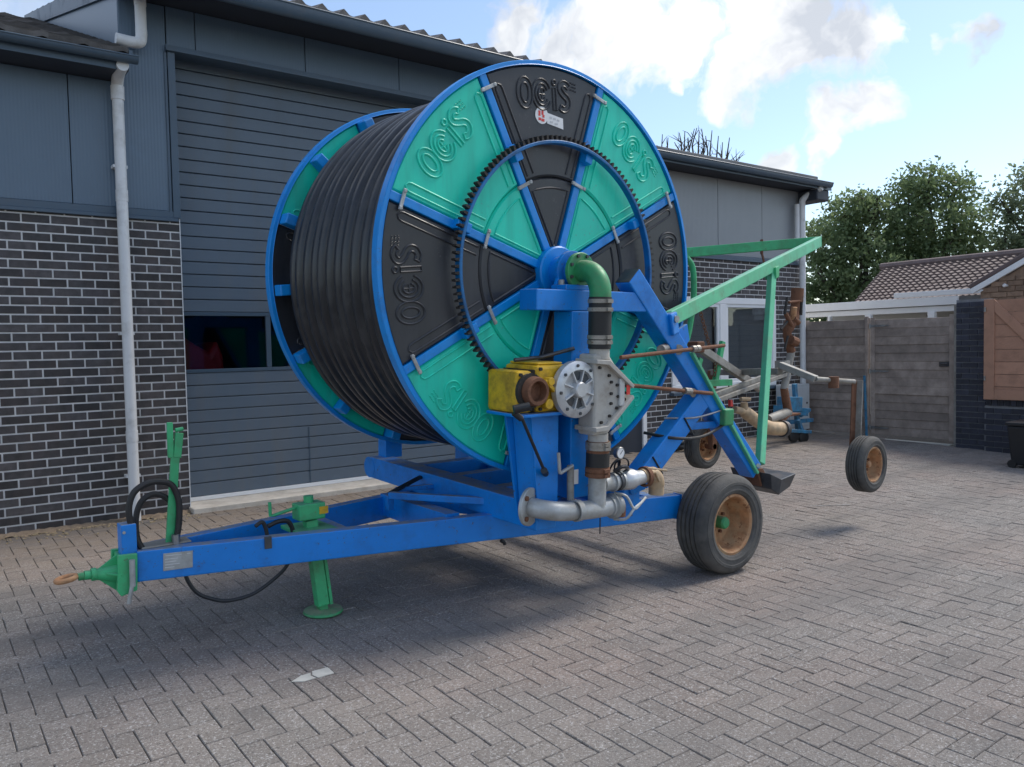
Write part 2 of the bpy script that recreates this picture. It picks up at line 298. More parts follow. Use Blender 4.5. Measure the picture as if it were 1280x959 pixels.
# ------------------------------------------------------------------ mesh helpers
class MB:
    def __init__(s): s.v = []; s.f = []
    def add(s, vs, fs):
        o = len(s.v); s.v.extend([tuple(map(float, p)) for p in vs]); s.f.extend([tuple(i+o for i in f) for f in fs]); return s
    def hexa(s, c):      # 8 corners: bottom ring 0-3, top ring 4-7
        return s.add(c, [(0, 3, 2, 1), (4, 5, 6, 7), (0, 1, 5, 4), (1, 2, 6, 5), (2, 3, 7, 6), (3, 0, 4, 7)])
    def box(s, c, hx, hy, hz, ax=None):
        A = ax or (V3(1, 0, 0), V3(0, 1, 0), Z); c = np.asarray(c, float)
        P = [c+sx*hx*A[0]+sy*hy*A[1]+sz*hz*A[2] for sz in (-1, 1) for sx, sy in ((-1, -1), (1, -1), (1, 1), (-1, 1))]
        return s.hexa(P)
    def bb(s, x0, x1, y0, y1, z0, z1):
        return s.box(((x0+x1)/2, (y0+y1)/2, (z0+z1)/2), abs(x1-x0)/2, abs(y1-y0)/2, abs(z1-z0)/2)
    def bar(s, p, q, w, h, up=Z, w2=None, h2=None):
        p = np.asarray(p, float); q = np.asarray(q, float); d = unit(q-p); side = unit(np.cross(d, up)); u2 = np.cross(side, d)
        w2 = w2 or w; h2 = h2 or h
        P = [p-side*w/2-u2*h/2, p+side*w/2-u2*h/2, p+side*w/2+u2*h/2, p-side*w/2+u2*h/2,
             q-side*w2/2-u2*h2/2, q+side*w2/2-u2*h2/2, q+side*w2/2+u2*h2/2, q-side*w2/2+u2*h2/2]
        return s.hexa(P)
    def tube(s, pts, r, seg=10, closed=False, cap=True):
        P = [np.asarray(p, float) for p in pts]; n = len(P); rr = r if isinstance(r, (list, tuple, np.ndarray)) else [r]*n
        vs = []; prev = None
        for i in range(n):
            if closed: t = P[(i+1) % n]-P[i-1]
            else: t = P[min(i+1, n-1)]-P[max(i-1, 0)]
            t = unit(t)
            if prev is None:
                a = Z if abs(t[2]) < .9 else V3(1, 0, 0); x = unit(np.cross(t, a))
            else: x = unit(prev-t*(prev@t))
            prev = x; y = np.cross(t, x)
            for k in range(seg):
                an = 2*math.pi*k/seg; vs.append(P[i]+rr[i]*(math.cos(an)*x+math.sin(an)*y))
        fs = []
        m = n if closed else n-1
        for i in range(m):
            for k in range(seg):
                a = i*seg+k; b = i*seg+(k+1) % seg; j = (i+1) % n
                fs.append((a, b, j*seg+(k+1) % seg, j*seg+k))
        if not closed and cap:
            fs.append(tuple(range(seg))[::-1]); fs.append(tuple((n-1)*seg+k for k in range(seg)))
        return s.add(vs, fs)
    def cyl(s, p, q, r, r2=None, seg=20): return s.tube([p, q], [r, r if r2 is None else r2], seg)
    def lathe(s, prof, c, axis, seg=32, closed=False, ref=None):
        c = np.asarray(c, float); ax = unit(axis); a = ref if ref is not None else (Z if abs(ax[2]) < .9 else V3(1, 0, 0)); x = unit(np.cross(ax, a)); y = np.cross(ax, x)
        vs = []; n = len(prof)
        for k in range(seg):
            an = 2*math.pi*k/seg; e = math.cos(an)*x+math.sin(an)*y
            for r, t in prof: vs.append(c+e*r+ax*t)
        fs = []
        for k in range(seg):
            k2 = (k+1) % seg
            for i in range(n if closed else n-1):
                j = (i+1) % n
                fs.append((k*n+i, k*n+j, k2*n+j, k2*n+i))
        return s.add(vs, fs)
    def prism(s, poly, vec):
        P = [np.asarray(p, float) for p in poly]; n = len(P); vec = np.asarray(vec, float)
        return s.add(P+[p+vec for p in P], [tuple(range(n))[::-1], tuple(range(n, 2*n))]+[(i, (i+1) % n, n+(i+1) % n, n+i) for i in range(n)])
    def mesh(s, name, smooth=35):
        me = bpy.data.meshes.new(name); me.from_pydata(s.v, [], s.f); me.update()
        import bmesh
        bm = bmesh.new(); bm.from_mesh(me); bmesh.ops.recalc_face_normals(bm, faces=bm.faces); bm.to_mesh(me); bm.free()
        if smooth:
            me.polygons.foreach_set('use_smooth', [True]*len(me.polygons)); me.set_sharp_from_angle(angle=R(smooth))
        return me
    def build(s, name, material, parent=None, smooth=35, bevel=0.0, seg=2):
        me = s.mesh(name, smooth); return link(name, me, material, parent, bevel, seg)
def link(name, me, material, parent=None, bevel=0.0, seg=2):
    if not me.materials: me.materials.append(MATS[material])
    o = bpy.data.objects.new(name, me); col.objects.link(o)
    if parent is not None:
        o.parent = parent
        if parent.type == 'EMPTY': o.location = -parent.location     # vertices are in yard coordinates
    if bevel:
        md = o.modifiers.new('bevel', 'BEVEL'); md.width = bevel; md.segments = seg; md.limit_method = 'ANGLE'; md.angle_limit = R(40)
    return o
def thing(name, loc, label, cat, group=None):
    o = bpy.data.objects.new(name, None); col.objects.link(o); o.location = tuple(map(float, loc)); o.empty_display_size = .2
    tag(o, label, cat, group); return o
def tag(o, label, cat, group=None):
    o['label'] = label; o['category'] = cat
    if group: o['group'] = group
    return o
def face_attr(me, vals):
    a = me.attributes.new('rnd', 'FLOAT', 'FACE'); a.data.foreach_set('value', np.asarray(vals, np.float32))
def bez(pts, n=24):      # Catmull-Rom through points
    P = [np.asarray(p, float) for p in pts]; P = [2*P[0]-P[1]]+P+[2*P[-1]-P[-2]]; out = []
    m = len(P)-3
    for i in range(m):
        for k in range(n):
            t = k/n; a, b, c, d = P[i:i+4]
            out.append(.5*((2*b)+(-a+c)*t+(2*a-5*b+4*c-d)*t*t+(-a+3*b-3*c+d)*t**3))
    out.append(P[-2]); return out

# ------------------------------------------------------------------ ground: yard of concrete pavers laid in herringbone
def build_ground():
    g = MB()
    xs = [-300, -20, 16, 300]; ys = [-300, -12, 0.0, 300]; zs = {-300: -12*K-.011, -12: -12*K-.011, 0.0: -.011, 300: -.011}
    vs = [(x, y, zs[y]) for y in ys for x in xs]; fs = [(r*4+c, r*4+c+1, r*4+c+5, r*4+c+4) for r in range(3) for c in range(3)]
    g.add(vs, fs); me = g.mesh('ground', 0)
    gr = link('ground', me, 'joint_sand'); gr['kind'] = 'structure'
    un = .105; ang = math.atan(K); x0 = .87*un; J = .0015; T = .02
    def brick_mesh(name, w, h):
        c = .0036; m = MB()
        Jy = .0011; cy = .0026                          # butted tight one way, open joints the other
        o = [(-w/2+J, -h/2+Jy), (w/2-J, -h/2+Jy), (w/2-J, h/2-Jy), (-w/2+J, h/2-Jy)]
        i_ = [(-w/2+J+c, -h/2+Jy+cy), (w/2-J-c, -h/2+Jy+cy), (w/2-J-c, h/2-Jy-cy), (-w/2+J+c, h/2-Jy-cy)]
        m.add([(x, y, -T) for x, y in o]+[(x, y, -.004) for x, y in o]+[(x, y, 0) for x, y in i_],
              [(0, 1, 5, 4), (1, 2, 6, 5), (2, 3, 7, 6), (3, 0, 4, 7), (4, 5, 9, 8), (5, 6, 10, 9), (6, 7, 11, 10), (7, 4, 8, 11), (8, 9, 10, 11)])
        me = m.mesh(name, 0); me.materials.append(MATS['paver']); return me, m
    mx, bx_ = brick_mesh('paver_across', 2*un, un); my, by_ = brick_mesh('paver_along', un, 2*un)
    cells = []
    for i in range(-40, 116):
        for j in range(-86, 1):
            s = (i+j+2) % 4
            if s == 0: cx, cy, o = x0+(i+1)*un, (j+.5)*un, 0
            elif s == 2: cx, cy, o = x0+(i+.5)*un, (j+1)*un, 1
            else: continue
            if cy > -.06 or cx > 11.55: continue
            px, py, w = project((cx, cy, K*cy))
            if w < .5 or px < -1000 or px > 1900 or py > 1700: continue
            cells.append((py, px, cx, cy, o))
    inside = [c for c in cells if -10 < c[1] < 1290 and c[0] < 968]
    inside.sort(key=lambda c: -c[0]); near = set(inside[:299]); marker = None
    mk = onG(397, 852)
    marker = min((c for c in cells if c[4] == 0), key=lambda c: (c[2]-mk[0])**2+(c[3]-mk[1])**2)
    V = []; F = []; A = []
    for c in cells:
        py, px, cx, cy, o = c
        dz = random.uniform(-.0022, .0022); tx = random.gauss(0, .009); ty = random.gauss(0, .009); rz = random.gauss(0, .011)
        if c in near or c is marker:
            ob = bpy.data.objects.new('paver', mx if o == 0 else my); col.objects.link(ob); ob.parent = gr
            ob.location = (cx, cy, K*cy+dz); ob.rotation_euler = (ang+tx, ty, rz)
            if c is marker:
                ob['label'] = 'grey paver with a worn pale patch'
                for poly in ([(-.112, -.012), (-.06, -.046), (.004, -.044), (-.008, -.004), (.006, .030), (-.05, .024)], [(.014, -.046), (.100, -.044), (.103, .040), (.020, .042), (.002, -.002)]):
                    q = MB(); q.prism([(x, y, .0005) for x, y in poly], (0, 0, .003)); po = q.build('pale_patch', 'pale_stone', None, 0); po.parent = ob
        else:
            b = bx_ if o == 0 else by_
            base = len(V); cr, sr = math.cos(rz), math.sin(rz)
            for (x, y, z) in b.v:
                xx = x*cr-y*sr; yy = x*sr+y*cr
                V.append((cx+xx, cy+yy, K*(cy+yy)+dz+z+tx*yy-ty*xx))
            F.extend([tuple(k+base for k in f) for f in b.f]); A.extend([random.random()]*len(b.f))
    me = bpy.data.meshes.new('paver_field'); me.from_pydata(V, [], F); me.update(); face_attr(me, A)
    o = link('paver_field', me, 'paver', gr); o['kind'] = 'stuff'
    # paving behind the camera and out of the near field goes on as a plain sheet
    s = MB()
    s.add([(-30, -12, -12*K-.012), (12, -12, -12*K-.012), (12, -8.9, -8.9*K-.012), (-30, -8.9, -8.9*K-.012)], [(0, 1, 2, 3)])
    s.add([(-30, -8.9, -8.9*K-.012), (-4.1, -8.9, -8.9*K-.012), (-4.1, -.06, -.014), (-30, -.06, -.014)], [(0, 1, 2, 3)])
    sh = s.build('paved_yard', 'paver', gr, 0)
    # sandy strip and litter against the wall
    lm = MB()
    for k in range(420):
        x = random.uniform(-.9, 1.55); y = -abs(random.gauss(0, .16))-.03; z = K*y+.004
        if k < 190:
            a = random.uniform(0, 6.28); l = random.uniform(.02, .075); d = V3(math.cos(a), math.sin(a), random.uniform(-.05, .12))*l; p = V3(x, y, z)
            lm.bar(p, p+d, .003, .0015)
        else:
            r = random.uniform(.004, .013); lm.box((x, y, z), r, r*random.uniform(.6, 1), r*.5, None)
    lt = lm.build('straw_litter', 'straw', None, 0); lt['kind'] = 'stuff'; lt['label'] = 'dry straw and crumbs of soil along the brick wall'; lt['category'] = 'litter'
    sm = MB(); n = 60
    vs = []; fs = []
    for k in range(n+1):
        x = -.9+2.45*k/n; w = .05+.10*abs(math.sin(k*.7)+.6*math.sin(k*1.9+1))*.8; hgt = .012+.010*math.sin(k*1.3)**2
        vs += [(x, -w, K*-w+.001), (x, -w*.5, hgt*.8), (x, .003, hgt+.006)]
    for k in range(n):
        for j in range(2): a = k*3+j; fs.append((a, a+3, a+4, a+1))
    sm.add(vs, fs); so = sm.build('sand_drift', 'sand'); so['kind'] = 'stuff'; so['label'] = 'drift of brown sand along the foot of the wall'; so['category'] = 'sand'
build_ground()

# ------------------------------------------------------------------ brickwork
LX, HZ = .22, .0785
def brick_mesh_xz(m, x0, x1, z0, z1, y=0.0, d=.05, out=-1, c=.003):
    # brick in a wall along X facing -Y
    a = [(x0, y+.05, z0), (x1, y+.05, z0), (x1, y+.05, z1), (x0, y+.05, z1)]
    b = [(x0, y+c, z0), (x1, y+c, z0), (x1, y+c, z1), (x0, y+c, z1)]
    e = [(x0+c, y, z0+c), (x1-c, y, z0+c), (x1-c, y, z1-c), (x0+c, y, z1-c)]
    m.add(a+b+e, [(0, 1, 5, 4), (1, 2, 6, 5), (2, 3, 7, 6), (3, 0, 4, 7), (4, 5, 9, 8), (5, 6, 10, 9), (6, 7, 11, 10), (7, 4, 8, 11), (8, 9, 10, 11)])
_bm = {}
def brick_data(w):
    key = round(w, 3)
    if key not in _bm:
        m = MB(); brick_mesh_xz(m, -w/2, w/2, -HZ/2+.0070, HZ/2-.0070); me = m.mesh('brick', 0); me.materials.append(MATS['brick']); _bm[key] = me
    return _bm[key]
def brickwork(x0, x1, k0, k1, holes=()):
    """(x centre, z centre, width) of the bricks in a stretcher-bond wall, cut at ends and openings"""
    out = []
    for k in range(k0, k1):
        off = 0 if k % 2 == 0 else .5
        zc = (k+.5)*HZ
        i = math.floor(x0/LX)-1
        while (i+off)*LX < x1:
            a = (i+off)*LX+.0070; b = (i+off+1)*LX-.0070; i += 1
            segs = [(max(a, x0), min(b, x1))]
            for (hx0, hx1, hz0, hz1) in holes:
                if hz0 < zc < hz1:
                    n = []
                    for s, e in segs:
                        if e <= hx0 or s >= hx1: n.append((s, e))
                        else:
                            if s < hx0: n.append((s, hx0))
                            if e > hx1: n.append((hx1, e))
                    segs = n
            for s, e in segs:
                if e-s > .02: out.append(((s+e)/2, zc, e-s))
    return out
def lay_bricks(lst, parent, limit=300):
    for (xc, zc, w) in lst[:limit]:
        o = bpy.data.objects.new('brick', brick_data(w)); col.objects.link(o); o.parent = parent
        o.location = (xc, random.gauss(0, .0008), zc)
    rest = lst[limit:]
    if rest: brick_field(rest, parent)
def brick_field(rest, parent):
    m = MB(); A = []
    for (xc, zc, w) in rest:
        n0 = len(m.f); brick_mesh_xz(m, xc-w/2, xc+w/2, zc-HZ/2+.0070, zc+HZ/2-.0070, random.gauss(0, .0008)); A += [random.random()]*(len(m.f)-n0)
    me = bpy.data.meshes.new('brick_field'); me.from_pydata(m.v, [], m.f); me.update(); face_attr(me, A)
    o = link('brick_field', me, 'brick', parent); o['kind'] = 'stuff'

def panel(parent, x0, x1, z0, z1, m='cladding', y=0.0, name='cladding_panel'):
    return MB().bb(x0+.004, x1-.004, y, y+.05, z0, z1).build(name, m, parent, 0, .003)
def downpipe(parent, x, y, z0, z1, r=.04, m='pipe_grey', joints=()):
    o = MB().cyl((x, y, z0), (x, y, z1), r, seg=24).build('downpipe', m, parent)
    for j in joints:
        c = MB(); c.lathe([(r, -.05), (r+.004, -.05), (r+.004, .05), (r, .05)], (x, y, j), Z, 24); c.build('socket', m, o)
    return o
SEAM = [.62+1.1035*k for k in range(-2, 11)]

# ---- left annex -----------------------------------------------------------------
def annex():
    b = thing('annex_building', (-1.5, 1.5, 0), 'low annex of dark brick and slate-blue cladding with tiled roof at left', 'building')
    w = MB().bb(-2.6, 1.045, .006, .20, -.3, 2.80).build('brick_wall', 'mortar', b, 0)
    allb = brickwork(-1.9, 1.045, -1, 36)
    vis = [q for q in allb if q[0] > -.55]; rest = [q for q in allb if q[0] <= -.55]
    lay_bricks(vis, w, 290); brick_field(rest+vis[290:], w)
    MB().bb(-2.6, 1.045, -.035, .02, 2.765, 2.795).build('flashing', 'trim', b, 0, .003)
    MB().bb(-2.6, 1.045, -.018, .02, 2.797, 2.86).build('flashing', 'trim', b, 0, .003)
    xs = [-2.6]+[s for s in SEAM if -2.6 < s < 1.0]+[1.045]
    for a, c in zip(xs[:-1], xs[1:]): panel(b, a, c, 2.864, 3.985, name='cladding_panel')
    MB().bb(-2.6, 1.045, .056, .20, 2.802, 3.985).build('backing_wall', 'soffit', b, 0)
    MB().bb(-2.6, 1.045, -.36, .25, 3.99, 4.02).build('soffit', 'soffit', b, 0)
    MB().bb(-2.6, 1.02, -.375, -.362, 3.985, 4.085).build('fascia', 'trim', b, 0)
    g = MB(); n = 10
    prof = [(-.375-.055+.055*math.cos(math.pi*(1+k/n)), 4.085+.050*math.sin(math.pi*(1+k/n))) for k in range(n+1)]
    prof2 = [(y*1.0+(.004 if y > -.43 else -.0), z+.006) for y, z in prof]
    vs = [(x, y, z) for x in (-2.6, 1.10) for y, z in prof]; m = len(prof)
    g.add(vs, [(k, k+1, m+k+1, m+k) for k in range(m-1)]); g.prism([(1.10, y, z) for y, z in prof], (.004, 0, 0))
    g.tube([(-2.6, -.485, 4.088), (1.105, -.485, 4.088)], .007, 6)
    g.build('gutter', 'trim', b)
    # tiled roof going up away from the yard
    base = V3(0, -.46, 4.095); sl = unit(V3(0, 1, .375)); nn = unit(np.cross(V3(1, 0, 0), sl))
    deck = MB(); deck.prism([(-2.6, -.42, 4.09), (1.045, -.42, 4.09), (1.045, 5.6, 4.09+6.02*.375), (-2.6, 5.6, 4.09+6.02*.375)], (0, 0, -.03)); rf = deck.build('roof', 'roof_tile', b, 0)
    tm = MB(); wv = []
    L_, Wd = .40, .30; N = 8
    def tz(t): return .016*math.exp(-((t-.85)/.12)**2)+.004*math.cos(t*6.28)
    top = [(Wd*k/N-.006, tz(k/N)) for k in range(N+1)]
    vs = []
    for e, l in ((0, 0.0), (1, L_)):
        for x, h in top: vs.append(V3(x, 0, 0)+sl*l+nn*(h+.046*(1-e)+.004))
    for x, h in top: vs.append(V3(x, 0, 0)+nn*(h+.006))
    tm.add(vs, [(k, k+1, N+2+k, N+1+k) for k in range(N)]+[(2*N+2+k, 2*N+3+k, k+1, k) for k in range(N)])
    me = tm.mesh('roof_tile', 40); me.materials.append(MATS['roof_tile'])
    for r in range(19):
        for c in range(12):
            x = 1.03-Wd*(c+1)
            if x < -2.5: continue
            o = bpy.data.objects.new('roof_tile', me); col.objects.link(o); o.parent = rf; o.location = tuple(base+sl*(L_-.07)*r+V3(x, 0, 0))
    MB().prism([V3(1.03, -.46, 4.07), V3(1.03, -.46, 4.135), V3(1.03, 5.6, 4.135+6.06*.375), V3(1.03, 5.6, 4.07+6.06*.375)], (.03, 0, 0)).build('verge', 'trim', b, 0)
    dp = downpipe(b, 1.0, -.10, -.05, 3.86, .048, joints=(2.95, .78))
    e = MB(); e.tube(bez([(1.0, -.10, 3.84), (1.0, -.10, 3.93), (.995, -.20, 4.0), (.99, -.40, 4.02)], 8), .050, 20); e.build('swan_neck', 'pipe_grey', dp)
    e = MB(); e.lathe([(.048, 0), (.056, 0), (.056, .12), (.048, .12)], (1.0, -.10, 3.80), Z, 24); e.build('socket', 'pipe_grey', dp)
    for zc in (.4, 1.7, 3.2):
        MB().bb(.94, 1.06, -.10, .0, zc, zc+.025).build('pipe_bracket', 'pipe_grey', dp, 0)
annex()

# ---- main hall ------------------------------------------------------------------
XE = 5.95                                             # far end of the taller hall, hidden behind the drum
def hall():
    b = thing('workshop_building', (3.7, 3, 0), 'tall slate-blue workshop hall with wide sectional door behind the drum', 'building')
    w = MB().bb(1.05, 1.515, .006, .25, -.3, 2.80).build('brick_wall', 'mortar', b, 0); w2 = MB().bb(5.62, XE, .006, .25, -.3, 2.80).build('brick_wall', 'mortar', b, 0)
    lay_bricks(brickwork(1.05, 1.515, -1, 36), w); lay_bricks(brickwork(5.62, XE, -1, 36), w2, 0)
    MB().bb(1.512, 1.520, -.004, .34, -.1, 2.80).build('corner_bead', 'pipe_grey', b, 0)
    for (a, c) in ((1.05, 1.50), (5.62, XE)):
        MB().bb(a, c, -.035, .02, 2.765, 2.795).build('flashing', 'trim', b, 0, .003)
        MB().bb(a, c, -.018, .02, 2.797, 2.86).build('flashing', 'trim', b, 0, .003)
    panel(b, 1.05, 1.455, 2.864, 4.76)
    panel(b, 5.70, XE, 2.864, 4.76)
    xs = [1.458]+[s for s in SEAM if 1.5 < s < 5.6]+[5.697]
    for a, c in zip(xs[:-1], xs[1:]): panel(b, a, c, 4.405, 4.765)
    MB().bb(1.10, 5.70, .056, .10, 4.425, 4.765).build('backing_wall', 'soffit', b, 0)
    # lintel trim and jambs
    MB().bb(1.44, 5.72, -.055, .04, 4.345, 4.372).bb(1.44, 5.72, -.04, .04, 4.374, 4.402).build('lintel_trim', 'trim', b, 0, .003)
    MB().bb(1.46, 5.68, .042, .33, 4.374, 4.42).build('lintel_soffit', 'trim', b, 0)
    for (a, c) in ((1.46, 1.525), (5.615, 5.68)):
        MB().bb(a, c, -.022, .285, 2.80, 4.343).build('jamb_trim', 'trim', b, 0, .003)
        MB().bb(a-.03 if a < 3 else c, a-.006 if a < 3 else c+.024, -.012, .02, 2.80, 4.343).build('jamb_trim', 'trim', b, 0, .003)
    # sectional door, set back
    YD = .26; d = MB().bb(1.5, 5.64, YD+.03, YD+.06, .02, 1.36).bb(1.5, 5.64, YD+.036, YD+.06, 1.90, 4.37).build('sectional_door', 'door_panel', b, 0)
    zs = [.085, .22, .345, .47, .59, .71, .83, .95, 1.075, 1.20, 1.325]
    top = [1.93+.1245*k for k in range(21)]
    rows = list(zip(zs[:-1], zs[1:]))+list(zip(top[:-1], top[1:]))
    for (z0, z1) in rows:
        m = MB(); m.bb(1.525, 5.615, YD, YD+.034, z0+.004, z1-.004); m.build('door_board', 'door_panel', d, 0, .006)
    MB().bb(1.525, 5.615, YD-.008, YD+.034, 1.325, 1.36).build('window_rail', 'trim', d, 0, .004)
    MB().bb(1.525, 5.615, YD-.008, YD+.034, 1.893, 1.93).build('window_rail', 'trim', d, 0, .004)
    MB().bb(1.50, 5.64, YD-.02, YD+.05, .048, .086).build('door_seal', 'door_seal', d, 0, .004)
    MB().bb(2.843, 2.852, YD-.006, YD+.01, .09, .70).build('pass_door_seam', 'trim', d, 0)
    for k, (a, c) in enumerate(((1.55, 2.41), (2.46, 3.32), (3.37, 4.23), (4.28, 5.14), (5.19, 5.60))):
        wn = MB().bb(a, c, YD+.014, YD+.020, 1.362, 1.892).build('door_window', 'glass_dark', d, 0)
        MB().bb(c, c+.05 if k < 4 else c+.012, YD-.006, YD+.034, 1.362, 1.892).build('mullion', 'trim', wn, 0, .003)
    MB().bb(1.526, 1.549, YD-.006, YD+.034, 1.362, 1.892).build('mullion', 'trim', d, 0, .003)
    MB().bb(1.5, 5.65, -.16, .36, -.12, .046).build('door_sill', 'concrete', b, 0, .008)
    # dim interior seen through the door glass
    MB().bb(1.2, 6.2, 5.9, 6.0, 0, 4.3).bb(1.15, 1.2, .5, 6, 0, 4.3).bb(6.2, 6.25, .5, 6, 0, 4.3).bb(1.2, 6.2, .45, 6, 4.3, 4.35).bb(1.2, 6.2, .4, 6, 0, .02).build('inner_wall', 'room', b, 0)
    # gable end above the annex roof
    p0 = onX(100, 0, 1.05); p1 = onX(37, 27, 1.05); pit = (p1[2]-p0[2])/(p1[1]-p0[1]) if abs(p1[1]-p0[1]) > .01 else .3
    pit = max(.18, min(.40, pit))
    MB().prism([(1.05, .02, 2.9), (1.05, 6, 2.9), (1.05, 6, 4.83+6*pit), (1.05, .02, 4.83)], (.04, 0, 0)).build('gable_cladding', 'cladding', b, 0)
    MB().prism([(1.02, -.60, 4.61), (1.02, -.60, 4.80), (1.02, 6, 4.80+6.6*pit), (1.02, 6, 4.61+6.6*pit)], (.03, 0, 0)).build('verge_board', 'trim', b, 0)
    # eave
    MB().bb(1.05, XE, -.50, .12, 4.768, 4.80).build('soffit', 'soffit', b, 0)
    MB().bb(1.05, XE, -.515, -.502, 4.745, 4.87).build('fascia', 'soffit', b, 0)
    g = MB(); n = 10
    prof = [(-.515-.06+.06*math.cos(math.pi*(1+k/n)), 4.80+.11*math.sin(math.pi*(1+k/n))) for k in range(n+1)]; m = len(prof)
    g.add([(x, y, z) for x in (1.03, XE) for y, z in prof], [(k, k+1, m+k+1, m+k) for k in range(m-1)])
    g.prism([(1.03, y, z) for y, z in prof], (.004, 0, 0)); g.tube([(1.03, -.635, 4.803), (XE, -.635, 4.803)], .010, 6)
    g.build('gutter', 'trim', b)
    for k in range(11):
        x = 1.3+.40*k
        MB().bar((x, -.50, 4.74), (x, -.60, 4.71), .025, .006).build('gutter_bracket', 'trim', b, 0)
    # profiled roof sheets: rolls at tile spacing
    prof = []; sp = .228; x = 1.055
    while x < XE-.15:
        for t in np.linspace(0, 1, 9)[:-1]: prof.append((x+t*sp, .055*math.exp(-((t-.5)/.17)**2)))
        x += sp
    nr = 13; vs = []; fs = []
    for r in range(nr):
        for e in (0, 1):
            y = -.60+.50*(r+e); lift = .02 if e == 0 else 0.0
            for (xx, h) in prof: vs.append((xx, y, 4.815+(y+.6)*pit+h+lift))
    n = len(prof)
    for r in range(2*nr-1):
        for k in range(n-1): a = r*n+k; fs.append((a, a+1, a+n+1, a+n))
    s0 = len(vs)
    for (xx, h) in prof: vs.append((xx, -.60, 4.79))
    for k in range(n-1): fs.append((s0+k, s0+k+1, k+1, k))
    rm = MB(); rm.add(vs, fs); rm.build('roof', 'roof_tile', b, 50)
    # upper downpipe that discharges onto the annex roof
    dp = downpipe(b, 1.215, -.12, 4.42, 5.2, .048, joints=(4.72, ))
    e = MB(); e.tube(bez([(1.215, -.12, 4.46), (1.215, -.12, 4.40), (1.20, -.12, 4.345), (1.14, -.12, 4.33), (1.00, -.12, 4.335)], 8), .050, 20); e.build('pipe_shoe', 'pipe_grey', dp)
hall()
tag(MB().prism([(1.50, .50, .9), (2.08, .50, .9), (2.04, .50, 1.50), (1.98, .50, 1.66), (1.90, .50, 1.52), (1.70, .50, 1.66), (1.50, .50, 1.78)], (0, .8, 0)).build('parked_machine', 'red_machine', None, 30, .05, 3), 'red machine parked inside, seen through the door window', 'machine')

